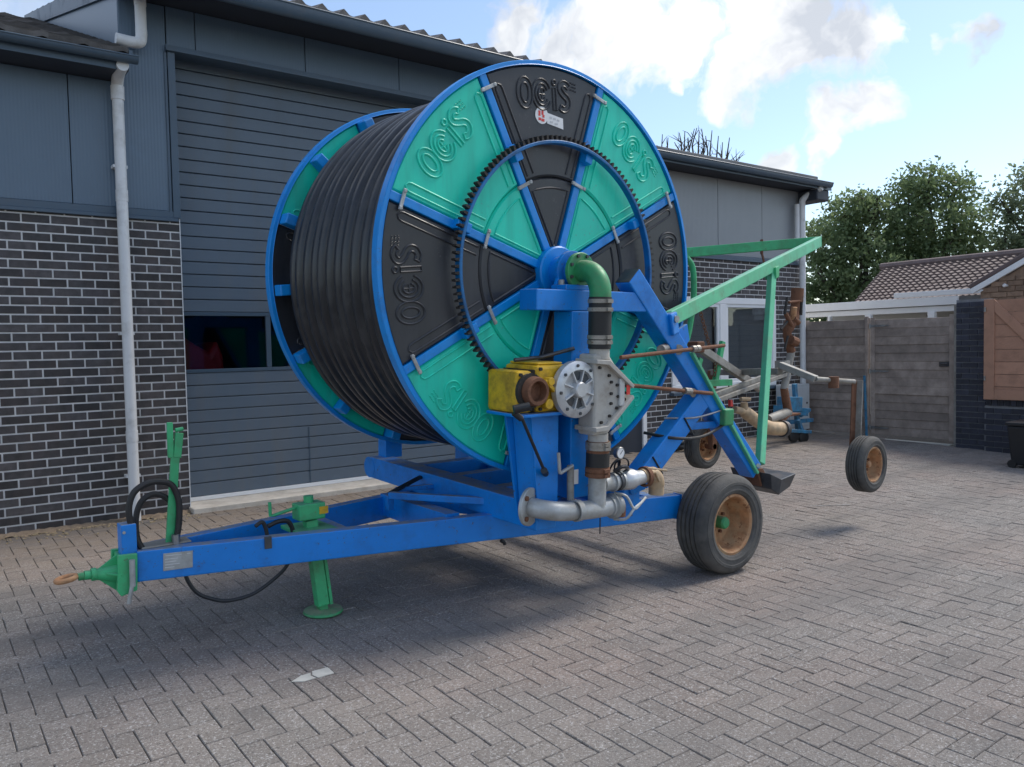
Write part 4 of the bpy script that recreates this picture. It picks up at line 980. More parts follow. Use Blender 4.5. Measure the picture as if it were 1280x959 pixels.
# hose wound on the drum, one continuous coil
def coil():
    hr = .060; R1 = 1.155; c0 = -.062-hr-.004; turns = 11.3; pitch = (SEP-.20-2*hr)/turns*1.0; seg = 112
    n = int(turns*seg); pts = []
    for i in range(n+1):
        t = i/seg; c = c0-pitch*t
        wob = .006*math.sin(t*2.1)+.004*math.sin(t*6.283*3+1)
        pts.append(pol(R1+wob, 200+360*t, c))
    m = MB(); m.tube(pts, hr, 14); h = part(m, 'hose', 'hose_black', None, 40)
    m = MB(); m.lathe([(.3, -.07), (R1-.034, -.07), (R1-.034, -SEP+.14), (.3, -SEP+.14)], W(0, 0, 0), NA, 96); part(m, 'hose_under_layers', 'hose_black', None, 30)
coil()
# gear ring with teeth, carried on stand-offs in front of the panels
m = MB(); m.lathe([(.785, .035), (.785, .078), (.788, .082), (.802, .082), (.806, .078), (.806, .035)], W(0, 0, 0), NA, 144, True); ring = part(m, 'gear_ring', 'ring_blue', None, 30)
m = MB(); NT = 132
for k in range(NT):
    a = 360*k/NT; t = -UA*math.sin(R(a))+VA*math.cos(R(a)); p = pol(.804, a, .058); q = pol(.836, a, .058); m.bar(p, q, .020, .040, NA, .011, .040)
part(m, 'gear_teeth', 'grime', ring, 0)
for k in range(8):
    e = pol(.784, SPK[k], .02); m = MB(); m.box(e, .05, .03, .03, (UA*math.cos(R(SPK[k]))+VA*math.sin(R(SPK[k])), -UA*math.sin(R(SPK[k]))+VA*math.cos(R(SPK[k])), NA)); part(m, 'ring_bracket', 'rim_blue', ring, 0, .006)
# sticker on the top panel
s0 = PW(689, 149, -.006); a0_, b0_ = L2(689, 149, -.006)
def stk(x, y, c=-.0105): return W(a0_+x, b0_+y, c)
loop = [stk(-.075+.052*math.cos(R(t)), .012+.052*math.sin(R(t))) for t in np.linspace(25, 330, 22)]
m = MB(); m.prism(loop+[stk(-.03, -.030), stk(.105, -.048), stk(.100, .018), stk(-.03, .034)][:4], NA*.0022); sk = part(m, 'sticker', 'white_plastic', near_rim, 0)
for (x, y, w, h) in ((-.095, .022, .008, .016), (-.070, .028, .008, .012), (-.062, .008, .008, .008), (-.092, -.012, .010, .008), (-.066, -.016, .012, .008), (.0, .010, .010, .006), (.03, .006, .010, .006), (.06, .001, .010, .006), (.005, -.016, .012, .005), (.045, -.022, .012, .005)):
    m = MB(); m.box(stk(x, y, -.0075), w, h, .0008, AXR); part(m, 'print', 'red_print' if x < -.05 else 'sticker_grey', sk, 0)
# hub and bearing
m = MB(); m.lathe([(0, .03), (.155, .03), (.165, .022), (.165, -.03), (0, -.03)], W(0, 0, .005), NA, 48); hub = part(m, 'hub_plate', 'rim_blue')
m = MB(); m.lathe([(.10, .03), (.10, .10), (.085, .115), (.085, .20), (0, .20)], W(0, 0, 0), NA, 36); part(m, 'bearing_sleeve', 'blue_paint')
m = MB(); m.lathe([(.055, 0), (.11, 0), (.115, .005), (.115, .028), (.11, .033), (.055, .033)], W(0, 0, .20), NA, 36); fl_ = part(m, 'pipe_flange', 'pipe_green')
for k in range(8):
    p = pol(.097, 22.5+45*k, .228); m = MB(); m.cyl(p, p+NA*.018, .011, seg=6); part(m, 'bolt', 'dark_steel', fl_, 0)
NP = .385                                               # offset of the riser in front of the flange
ap = 0.0
m = MB(); el = [W(0, 0, .22), W(0, 0, .26)]+[W(0, -.14+.14*math.cos(R(t)), .26+.135*math.sin(R(t))) for t in np.linspace(12, 90, 10)]+[W(0, -.165, .395)]
m.tube(el, .066, 24); part(m, 'elbow_pipe', 'pipe_green')
NP = .395
def vpipe(b0, b1, r, name, material, parent=None, a=0.0, c=NP): m = MB(); m.cyl(W(a, b0, c), W(a, b1, c), r, seg=28); return part(m, name, material, parent)
def clampring(b, r, a=0.0, c=NP, parent=None, axis=None, w=.012, material='clamp'):
    axis = VA if axis is None else axis; m = MB(); m.lathe([(r, -w), (r+.005, -w), (r+.005, w), (r, w)], W(a, b, c), axis, 28)
    m.box(W(a, b, c)+NA*(r+.008), .022, .010, .010, AXR); return part(m, 'hose_clamp', material, parent)
sl_ = vpipe(-.16, -.47, .070, 'rubber_sleeve', 'rubber')
for b in (-.185, -.235, -.40, -.43): clampring(b, .071, parent=sl_)
vpipe(-.47, -.53, .062, 'riser_neck', 'cast_grey')
# turbine with bypass housing
m = MB(); pts = [(-.085, -.50), (.035, -.50), (.185, -.675), (.185, -.79), (.04, -.99), (-.085, -.99)]
m.prism([W(a, b, .30) for a, b in pts], NA*.145); hs_ = part(m, 'bypass_housing', 'cast_grey', None, 0, .018, 3)
for poly in ([(-.10, -.555), (.0, -.565), (.215, -.715), (.225, -.695), (.01, -.535), (-.10, -.530)], [(-.10, -.935), (.0, -.930), (.215, -.755), (.225, -.775), (.01, -.96), (-.10, -.962)]):
    m = MB(); m.prism([W(a, b, .29) for a, b in poly], NA*.19); part(m, 'split_flange', 'cast_grey', hs_, 0, .004)
for (a, b) in ((-.05, -.58), (.03, -.63), (.10, -.69), (.16, -.70), (.165, -.74), (.165, -.78), (.10, -.83), (.04, -.875), (-.03, -.91), (.05, -.74), (.05, -.80), (.05, -.67), (.11, -.76)):
    m = MB(); m.cyl(W(a, b, .443), W(a, b, .458), .010, seg=6); part(m, 'bolt', 'grime', hs_, 0)
m = MB(); m.box(W(.135, -.735, .452), .022, .085, .012, AXR); part(m, 'inspection_cover', 'aluminium', hs_, 0, .006)
m = MB(); m.box(W(.182, -.722, .466), .014, .030, .003, AXR); part(m, 'red_decal', 'red_print', hs_, 0)
ct = (-.20, -.705)
m = MB(); m.lathe([(0, .0), (.160, .0), (.168, .01), (.168, .05), (.150, .062), (.118, .066), (.112, .050), (.052, .048), (.046, .085), (.040, .092), (0, .092)], W(ct[0], ct[1], .37), NA, 48); tb = part(m, 'turbine_cover', 'aluminium', None, 28)
m = MB(); m.lathe([(0, -.09), (.135, -.09), (.135, .01), (0, .01)], W(ct[0], ct[1], .37), NA, 36); part(m, 'turbine_casing', 'cast_grey')
for k in range(8):
    a = 22.5+45*k+5; d = UA*math.cos(R(a))+VA*math.sin(R(a)); c0 = W(ct[0], ct[1], .425)
    m = MB(); m.bar(c0+d*.04, c0+d*.122, .009, .030, NA); part(m, 'fin', 'aluminium', tb, 0, .002)
    t0 = c0-NA*.004; m = MB()
    if k % 2 == 0:
        for e in (-14, 14):
            pass
    p = W(ct[0], ct[1], .428)+(UA*math.cos(R(a+22.5))+VA*math.sin(R(a+22.5)))*.142; m.cyl(p, p+NA*.012, .010, seg=6); part(m, 'bolt', 'dark_steel', tb, 0)
for k in (1, 2, 5, 6):
    a = 45*k+5; d0 = a-17; d1 = a+17; c0 = W(ct[0], ct[1], .4205); m = MB()
    q = [c0+(UA*math.cos(R(x))+VA*math.sin(R(x)))*r for x, r in ((d0, .058), (d1, .058), (d1, .108), (a, .111), (d0, .108))]; m.prism(q, NA*.0025); part(m, 'vent', 'dark_steel', tb, 0)
# lower sleeve, tee and pipework
vpipe(-.985, -1.03, .062, 'riser_neck', 'cast_grey'); sl2 = vpipe(-1.03, -1.25, .070, 'rubber_sleeve', 'rust')
m = MB(); m.cyl(W(0, -1.10, NP), W(0, -1.185, NP), .0725, seg=28); part(m, 'sleeve_wrap', 'rubber', sl2)
for b in (-1.045, -1.07, -1.205, -1.235): clampring(b, .071, parent=sl2, material='rust' if b < -1.2 else 'clamp')
vpipe(-1.25, -1.46, .056, 'riser_pipe', 'galvanised')
bl = -1.45
m = MB(); m.tube(bez([W(-.425, -1.40, .28), W(-.405, -1.405, .335), W(-.345, -1.415, .385), W(-.24, -1.43, NP), W(-.08, -1.445, NP), W(.10, -1.45, NP)], 7), .057, 24); part(m, 'inlet_pipe', 'galvanised')
m = MB(); ax = unit(UA*.35+NA*.94); m.lathe([(0, .0), (.110, .0), (.114, .004), (.114, .020), (.110, .024), (0, .024)], W(-.435, -1.40, .255), ax, 36); f2 = part(m, 'inlet_flange', 'galvanised')
e1 = unit(np.cross(ax, Z)); e2 = np.cross(ax, e1)
for k in range(4):
    p = W(-.435, -1.40, .255)+ax*.022+(e1*math.cos(R(45+90*k))+e2*math.sin(R(45+90*k)))*.086; m = MB(); m.cyl(p, p+ax*.014, .015, seg=12); part(m, 'bolt_hole', 'rust', f2, 0)
m = MB(); m.lathe([(.057, -.02), (.064, -.02), (.064, .02), (.057, .02)], W(-.18, -1.432, NP+.015), UA, 24); part(m, 'pipe_weld', 'galvanised')
# lever coupling on the inlet pipe
m = MB(); m.lathe([(.05, 0), (.066, 0), (.066, .02), (.080, .025), (.080, .05), (.066, .055), (.066, .085), (.05, .085)], W(.10, -1.45, NP), UA, 28); cp = part(m, 'lever_coupling', 'galvanised')
for dt in (-1, 1):
    m = MB(); m.tube(bez([W(.14, -1.45+dt*.083, NP+.01), W(.17, -1.45+dt*.07, NP+.085), W(.22, -1.46, NP+.105), W(.30, -1.435, NP+.09), W(.36, -1.415, NP+.07)], 5), .0085, 8); part(m, 'lever', 'galvanised', cp)
m = MB(); m.cyl(W(.185, -1.45, NP), W(.185, -1.52, NP), .05, seg=20); part(m, 'drain_stub', 'rust')
for (a, l) in ((.03, .10), (.19, .045)): m = MB(); m.cyl(W(a, -1.51, NP), W(a, -1.51-l, NP), .004, seg=6); part(m, 'drip_wire', 'black_plastic', None)
# side branch with valve, gauge and hydrant elbow
bb_ = -1.30
m = MB(); m.cyl(W(.04, bb_, NP), W(.30, bb_, NP), .050, seg=24); br = part(m, 'branch_pipe', 'galvanised')
for a in (.13, .17, .20): m = MB(); m.lathe([(.05, -.008), (.060, -.008), (.060, .008), (.05, .008)], W(a, bb_, NP), UA, 24); part(m, 'pipe_ring', 'galvanised' if a != .17 else 'dark_steel', br)
m = MB(); m.lathe([(.050, 0), (.064, .02), (.066, .08), (.050, .12), (.045, .18), (.045, .20), (0, .20)], W(.22, bb_, NP), UA, 24); part(m, 'valve_body', 'aluminium')
m = MB(); m.tube(bez([W(.40, bb_+.004, NP), W(.47, bb_+.01, NP), W(.525, bb_-.02, NP), W(.54, bb_-.09, NP), W(.54, bb_-.13, NP)], 6), [.048]*8+[.055]*9+[.050]*8, 20); hy = part(m, 'hydrant_elbow', 'brass')
m = MB(); m.bar(W(.42, bb_+.06, NP+.02), W(.60, bb_+.025, NP+.03), .022, .014); m.bar(W(.47, bb_+.03, NP+.05), W(.50, bb_-.03, NP+.06), .02, .014); part(m, 'cam_lever', 'brass', hy, 0, .005)
m = MB(); m.lathe([(.052, 0), (.066, 0), (.066, .03), (.052, .03)], W(.415, bb_, NP), UA, 24); part(m, 'cam_ring', 'rust', hy)
ga, gb = L2(773, 566, NP); gz0 = bb_+.05
m = MB(); m.tube([W(ga+.01, gz0, NP), W(ga+.005, gb-.03, NP)], .010, 10); gst = part(m, 'gauge_stem', 'dark_steel')
m = MB(); m.lathe([(0, -.02), (.036, -.02), (.038, .010), (.034, .014), (.032, .010), (0, .010)], W(ga, gb, NP+.01), NA, 28); gg = part(m, 'pressure_gauge', 'steel')
m = MB(); m.lathe([(0, .0), (.031, .0)], W(ga, gb, NP+.0215), NA, 24); part(m, 'dial', 'white_plastic', gg); m = MB(); m.bar(W(ga-.005, gb-.006, NP+.023), W(ga+.014, gb+.016, NP+.023), .003, .001, NA); part(m, 'needle', 'black_plastic', gg, 0)
for (dx, ph) in ((-.03, 0), (.03, 1)):
    m = MB(); m.tube([W(ga+dx+.035*math.cos(t), gz0+.045+.05*math.sin(t), NP+.03*math.sin(t+ph)) for t in np.linspace(0, 6.28, 20)[:-1]], .006, 6, True); part(m, 'coiled_line', 'black_plastic')
m = MB(); m.tube(bez([W(ga-.06, gz0+.02, NP+.02), W(ga-.02, gz0+.05, NP+.05), W(ga+.05, gz0+.035, NP+.03), W(ga+.09, gz0+.01, NP)], 5), .012, 8); part(m, 'valve_wheel', 'black_plastic')

# turret in front of the drum
def tbox(a0, a1, b0, b1, c0, c1, name, material='blue_paint', parent=None, bevel=.006):
    m = MB(); m.box(W((a0+a1)/2, (b0+b1)/2, (c0+c1)/2), (a1-a0)/2, (b1-b0)/2, (c1-c0)/2, AXR); return part(m, name, material, parent, 0, bevel)
tbox(-.105, .105, -1.40, -.245, .095, .265, 'column')
tbox(-.385, .56, -.243, -.118, .100, .262, 'top_beam')
tbox(-.145, .145, -.118, -.085, .11, .25, 'bearing_foot')
m = MB(); m.prism([W(.13*math.cos(R(t)), .13*math.sin(R(t)), .125) for t in np.linspace(-20, 200, 16)]+[W(-.14, -.085, .125), W(.14, -.085, .125)], NA*.03); part(m, 'bearing_plate', 'blue_paint', None, 0, .004)
for a in (-.12, .12):
    m = MB(); m.cyl(W(a, -.085, .18), W(a, -.055, .18), .018, seg=6); part(m, 'nut', 'galvanised', None, 0)
# gearbox pedestal
m = MB(); m.prism([W(a, b, .10) for a, b in ((-.50, -.855), (-.215, -.855), (-.215, -1.50), (-.395, -1.50))], NA*.02); part(m, 'pedestal_plate', 'blue_paint', None, 0, .003)
m = MB(); m.prism([W(a, b, .255) for a, b in ((-.43, -.855), (-.215, -.855), (-.215, -1.50), (-.365, -1.50))], NA*.02); part(m, 'pedestal_plate', 'blue_paint', None, 0, .003)
tbox(-.24, -.216, -1.49, -.86, .122, .253, 'pedestal_web'); tbox(-.60, -.10, -.853, -.833, .06, .385, 'gearbox_shelf')
m = MB(); m.prism([W(-.45, -.858, .124), W(-.425, -.858, .252), W(-.360, -1.49, .252), W(-.385, -1.49, .124)], UA*.018); part(m, 'pedestal_web', 'blue_paint', None, 0, .003)
# gearbox
gx = tbox(-.590, -.475, -.832, -.590, .055, .34, 'gearbox', 'yellow_paint', None, .02)
tbox(-.463, -.215, -.832, -.560, .06, .36, 'gearbox_case', 'yellow_paint', gx, .02)
tbox(-.474, -.464, -.825, -.585, .06, .345, 'case_joint', 'grime', gx, .002)
tbox(-.44, -.25, -.558, -.545, .08, .34, 'case_lid', 'yellow_paint', gx, .006)
pc = L2(667, 489, .37); m = MB(); m.lathe([(.040, -.02), (.085, -.02), (.085, .03), (.078, .05), (.060, .05), (.055, .0), (0, .0)], W(pc[0], pc[1], .365), NA, 32); part(m, 'drive_socket', 'rust', gx)
m = MB(); m.lathe([(.072, 0), (.100, 0), (.100, .022), (.072, .022)], W(pc[0]-.015, pc[1], .345), NA, 32); part(m, 'socket_collar', 'grime', gx)
for (a, b) in ((-.570, -.61), (-.570, -.72), (-.570, -.81), (-.495, -.61), (-.495, -.81), (-.54, -.66), (-.44, -.58), (-.24, -.58), (-.24, -.70), (-.24, -.81), (-.44, -.81)):
    m = MB(); c = .34 if a < -.47 else .36; m.cyl(W(a, b, c), W(a, b, c+.014), .011, seg=6); part(m, 'bolt', 'grime', gx, 0)
m = MB(); m.cyl(W(-.40, -.65, .36), W(-.40, -.65, .42), .024, seg=16); m.cyl(W(-.405, -.78, .36), W(-.405, -.78, .41), .030, seg=16); m.bar(W(-.44, -.645, .40), W(-.35, -.715, .395), .025, .022); part(m, 'shift_linkage', 'yellow_paint', gx, 25, .003)
m = MB(); m.cyl(W(-.23, -.70, .36), W(-.19, -.70, .40), .05, seg=16); part(m, 'shaft_guard', 'grime', gx)
m = MB(); m.tube(bez([W(-.50, -.535, .2), W(-.38, -.525, .22), W(-.28, -.52, .2), W(-.10, -.47, .28)], 6), .012, 8); part(m, 'grease_line', 'dark_steel', gx)
# shift rod hanging from the gearbox and small crank
m = MB(); m.tube([PW(642, 516, .40), PW(652, 524, .42)], .018, 10); m.tube([PW(652, 522, .41), PW(681, 590, .32)], .0095, 10); m.cyl(PW(680, 588, .34), PW(682, 592, .28), .02, seg=12); part(m, 'shift_rod', 'black_plastic')
m = MB(); m.cyl(PW(642, 512, .42), PW(662, 508, .46), .024, seg=14); part(m, 'shift_knob', 'black_plastic')
m = MB(); m.tube(bez([PW(698, 566, .33), PW(699, 580, .33), PW(700, 591, .33), PW(706, 588, .33), PW(716, 582, .33)], 4), .011, 10); part(m, 'crank_handle', 'galvanised')
m = MB(); m.cyl(PW(713, 582, .30), PW(713, 625, .30), .022, seg=14); part(m, 'crank_tube', 'weathered_zinc')
tbox(-.095, -.04, -1.31, -1.22, .266, .269, 'warning_label', 'white_plastic', None, 0)
# base frame of the turret (runs under the drum from the near to the far column)
m = MB(); m.bar(W(-.30, -1.475, .27), W(-.30, -1.475, -SEP-.22), .16, .165, VA); part(m, 'base_beam', 'blue_paint', None, 0, .008)
m = MB(); m.lathe([(0, -.082), (.082, -.082), (.082, .082), (0, .082)], W(-.30, -1.475, -SEP-.22), UA, 28); part(m, 'beam_end', 'blue_paint')
m = MB(); m.bar(W(.52, -1.475, .20), W(.52, -1.475, -SEP-.22), .16, .165, VA); part(m, 'base_beam', 'blue_paint', None, 0, .008)
for c in (-.35, -.85, -1.35): m = MB(); m.bar(W(-.22, -1.47, c), W(.44, -1.47, c), .10, .12, VA); part(m, 'base_cross_beam', 'blue_paint', None, 0, .006)
m = MB(); m.box(W(-.22, -.80, -SEP-.17), .075, .60, .06, AXR); part(m, 'far_column', 'blue_paint', None, 0, .006)
m = MB(); m.box(W(.52, -.80, -SEP-.17), .075, .60, .06, AXR); part(m, 'far_column', 'blue_paint', None, 0, .006)
m = MB(); m.box(W(.15, -.15, -SEP-.17), .50, .06, .06, AXR); part(m, 'far_top_beam', 'blue_paint', None, 0, .006)
m = MB(); m.cyl(W(0, 0, -SEP-.25), W(0, 0, -SEP+.05), .08, seg=24); part(m, 'far_bearing', 'blue_paint')
# rear boom, strut and ties on the near side
CB = .205
bm0 = PW(784, 345, CB); bm1 = PW(938, 588, CB)
m = MB(); m.bar(bm0, bm1, .134, .130, NA); boom = part(m, 'rear_boom', 'blue_paint', None, 0, .008)
m = MB(); d = unit(bm1-bm0); m.bar(bm0-d*.004, bm0+d*.002, .124, .120, NA); part(m, 'boom_end', 'dark_steel', boom, 0)
m = MB(); st0 = PW(795, 600, CB); st1 = PW(873, 497, CB); m.bar(st0, st1, .148, .124, NA); strut = part(m, 'boom_strut', 'blue_paint', None, 0, .008)
m = MB(); e = PW(866, 491, CB+.062); m.cyl(e, e+NA*.006, .032, seg=20); part(m, 'strut_cap', 'weathered_zinc', strut)
for (x, y, ang) in ((852, 532, 0), (813, 580, 0)):
    e = PW(x, y, CB); dd = unit(st1-st0); m = MB(); sx = unit(np.cross(dd, NA)); m.tube([e+sx*.078+NA*.066, e-sx*.078+NA*.066, e-sx*.078-NA*.066, e+sx*.078-NA*.066], .007, 6, True); part(m, 'cable_tie', 'black_plastic', strut)
m = MB(); m.bar(PW(857, 533, CB), PW(892, 530, CB), .05, .06, NA); part(m, 'boom_tie', 'blue_paint', None, 0, .005)
m = MB(); m.bar(W(.50, -1.40, .16), PW(800, 598, CB), .12, .12, NA); part(m, 'strut_foot', 'blue_paint', None, 0, .006)
for k in (0, 1):
    p = (PW(776, 447, .36), PW(779, 481, .36))[k]; q = (PW(905, 432, .30), PW(890, 492, .30))[k]; m = MB(); m.tube([p, q], .0135, 10); rd = part(m, 'control_rod', 'rust')
    for f in (.66, .70): e = p+(q-p)*f; m = MB(); m.cyl(e, e+unit(q-p)*.035, .024, seg=10); part(m, 'rod_collar', 'clamp', rd)
m = MB(); m.cyl(PW(848, 437, .28), PW(848, 437, .05), .035, seg=14); m.cyl(PW(826, 437, .28), PW(838, 432, .20), .03, seg=12); part(m, 'rod_pivot', 'clamp')
m = MB(); m.tube(bez([PW(805, 541, .10), PW(845, 548, .30), PW(880, 545, .30), PW(912, 526, .27)], 6), .011, 8); part(m, 'hydraulic_line', 'rubber')
m = MB(); m.tube(bez([PW(830, 523, .2), PW(870, 522, .29), PW(905, 512, .28)], 6), .007, 8); part(m, 'steel_line', 'steel')
# green catch bar lying along the boom
m = MB(); m.bar(PW(856, 440, CB+.02)+NA*.05, PW(938, 590, CB+.02)+NA*.05, .022, .05, NA); part(m, 'catch_bar', 'pale_green_paint', None, 0, .004)
m = MB(); m.box(PW(905, 521, CB+.06), .055, .06, .05, AXR); part(m, 'catch_bracket', 'pipe_green', boom, 0, .01)
# skid shoe at the boom foot
m = MB(); p = PW(944, 592, CB)
a_, b_ = L2(944, 592, CB)
m.add([W(a_-.05, b_+.03, CB+.17), W(a_+.10, b_-.03, CB+.17), W(a_+.36, b_-.02, CB+.13), W(a_+.36, b_-.02, CB-.20), W(a_+.10, b_-.03, CB-.20), W(a_-.05, b_+.03, CB-.20), W(a_+.0, b_-.10, CB+.15), W(a_+.10, b_-.155, CB+.15), W(a_+.31, b_-.125, CB+.11), W(a_+.31, b_-.125, CB-.18), W(a_+.10, b_-.155, CB-.18), W(a_+.0, b_-.10, CB-.18)], [(0, 1, 4, 5), (1, 2, 3, 4), (6, 11, 10, 7), (7, 10, 9, 8), (0, 6, 7, 1), (1, 7, 8, 2), (2, 8, 9, 3), (3, 9, 10, 4), (4, 10, 11, 5), (5, 11, 6, 0)]); sh_ = part(m, 'skid_shoe', 'dark_steel', None, 0, .006)
m = MB(); m.prism([W(a_-.09, b_+.06, CB-.07), W(a_+.0, b_+.05, CB-.07), W(a_+.06, b_-.03, CB-.07), W(a_-.02, b_-.09, CB-.07)], NA*.14); part(m, 'shoe_bracket', 'rust', sh_, 0, .004)
m = MB(); m.cyl(PW(948, 582, CB+.10), PW(948, 582, CB-.10), .016, seg=10); part(m, 'shoe_pin', 'galvanised', sh_)
# green lifting frame for the sprinkler cart
gp = PW(836, 399, CB+.02); YA = -3.25; ap_ = onY(1024, 302, YA)
m = MB(); m.bar(gp, ap_, .055, .105); arm = part(m, 'lift_arm', 'pale_green_paint', None, 0, .006)
fa = onY(858, 316, -2.35); fd = unit(fa-ap_); m = MB(); m.bar(ap_-fd*.02, fa+fd*1.0, .055, .10); part(m, 'lift_arm', 'green_paint', None, 0, .006)
m = MB(); m.box(gp-V3(0, 0, .03), .05, .075, .06, (unit(ap_-gp), unit(np.cross(unit(ap_-gp), NA)), NA)); part(m, 'arm_pivot', 'blue_paint', None, 0, .012)
m = MB(); m.cyl(gp+NA*.075, gp-NA*.075, .024, seg=14); part(m, 'pivot_pin', 'galvanised')
m = MB(); m.prism([PW(840, 415, CB), PW(855, 405, CB), PW(858, 425, CB), PW(848, 440, CB)], NA*.03); part(m, 'arm_bracket', 'blue_paint', None, 0, .003)
# post from the arm down to the shoe
t = .70; pt_ = gp+(ap_-gp)*t; pxx = project(pt_); 
fr = np.linspace(.3, .95, 200); best = min(fr, key=lambda f: abs(project(gp+(ap_-gp)*f)[0]-965)); pt_ = gp+(ap_-gp)*best
pb_ = PW(950, 580, CB-.05)
m = MB(); m.bar(pt_-V3(0, 0, .03), pb_, .055, .065, UA); post = part(m, 'lift_post', 'pale_green_paint', None, 0, .006)
m = MB(); m.box(pt_-V3(0, 0, .06), .045, .05, .05, (unit(ap_-gp), unit(np.cross(unit(ap_-gp), Z)), Z)); part(m, 'post_sleeve', 'green_paint', post, 0, .004)
# chain strap hanging from the far arm and curved guard tube
q1 = ap_+(fa-ap_)*.43; m = MB(); m.bar(q1+V3(0, 0, .07), q1-V3(0, 0, .08), .05, .02, fd); m.bar(q1-V3(0, 0, .06), q1-V3(.03, .06, .22), .035, .014, fd); part(m, 'arm_strap', 'rust', None, 0)
m = MB(); m.tube(bez([onY(858, 322, -3.0), onY(866, 336, -3.0), onY(867, 372, -3.0), onY(862, 410, -3.0), onY(857, 432, -3.0)], 6), .028, 12); part(m, 'guard_tube', 'green_paint')
def chain(p, q, parent, n, name='chain'):
    m = MB(); p = np.asarray(p, float); q = np.asarray(q, float); d = unit(q-p); a = unit(np.cross(d, V3(.3, 1, .2))); b = np.cross(d, a); L = np.linalg.norm(q-p)/n
    for i in range(n):
        c = p+d*(i+.5)*L; s = a if i % 2 else b; m.tube([c+d*L*.62*math.cos(x)+s*.016*math.sin(x) for x in np.linspace(0, 2*math.pi, 10)[:-1]], .005, 5, True)
    return m.build(name, 'rust', parent)
chain(onY(875, 388, -3.1), onY(887, 434, -3.1), machine, 12)

# chassis: two rails spreading from the hitch
HB = .385; RH = .165
ra = onG(172, 728, HB); rb = onG(851, 647.5, HB); rd_ = unit(rb-ra); sd = unit(np.cross(rd_, Z)); sd = sd if sd[1] > 0 else -sd
YC = -3.33
def rail(a, b, name='chassis_rail'):
    m = MB(); m.bar(a+V3(0, 0, RH/2), b+V3(0, 0, RH/2), .09, RH); return part(m, name, 'blue_paint', None, 0, .007)
na, nb = ra+sd*.045, rb+sd*.045
r1 = rail(na, nb)
fa_ = V3(na[0], 2*YC-na[1]+.02, na[2]); fb_ = V3(nb[0], 2*YC-nb[1], nb[2]+.03); r2 = rail(fa_, fb_)
m = MB(); e = rb+rd_*.006+sd*.045+V3(0, 0, RH/2); m.bar(e-rd_*.004, e+rd_*.004, .094, RH+.006); part(m, 'rail_cap', 'blue_paint', r1, 0)
# cross plates between the rails
def crossm(f, h0, h1, w, name='cross_member', material='blue_paint'):
    p = na+(nb-na)*f; q = fa_+(fb_-fa_)*f; m = MB(); m.bar(p+V3(0, .02, (h0+h1)/2), q+V3(0, -.02, (h0+h1)/2), w, h1-h0); return part(m, name, material, None, 0, .004)
crossm(.03, .0, RH-.004, .05); crossm(.045, RH+.001, RH+.010, .26, 'nose_plate', 'weathered_zinc'); crossm(.335, .02, RH-.03, .08); crossm(.52, .03, RH+.02, .10); crossm(.80, .0, RH-.02, .12); crossm(.97, .0, RH-.02, .10)
# slewing ring between chassis and turret
cc = W(.1, -1.56, -SEP/2); m = MB(); m.lathe([(.30, -.05), (.52, -.05), (.52, .01), (.30, .01)], cc, VA, 48, True); part(m, 'slewing_ring', 'blue_paint')
# lock frame seen at the left of the turret
pA = onG(487, 619, .62); m = MB(); m.bar(pA, onG(642, 628, .62), .05, .045); lk_ = part(m, 'lock_bar', 'blue_paint', None, 0, .004)
m = MB(); m.bar(pA+V3(0, 0, .01), onG(530, 594, .68), .035, .02); part(m, 'lock_link', 'black_plastic', lk_, 0, .003)
m = MB(); m.bar(pA, onG(487, 637, .52), .045, .045, UA); part(m, 'lock_post', 'blue_paint', lk_, 0, .003)
m = MB(); m.bar(onG(560, 606, .63), onG(495, 612, .63), .04, .03); part(m, 'lock_bar', 'blue_paint', lk_, 0, .003)
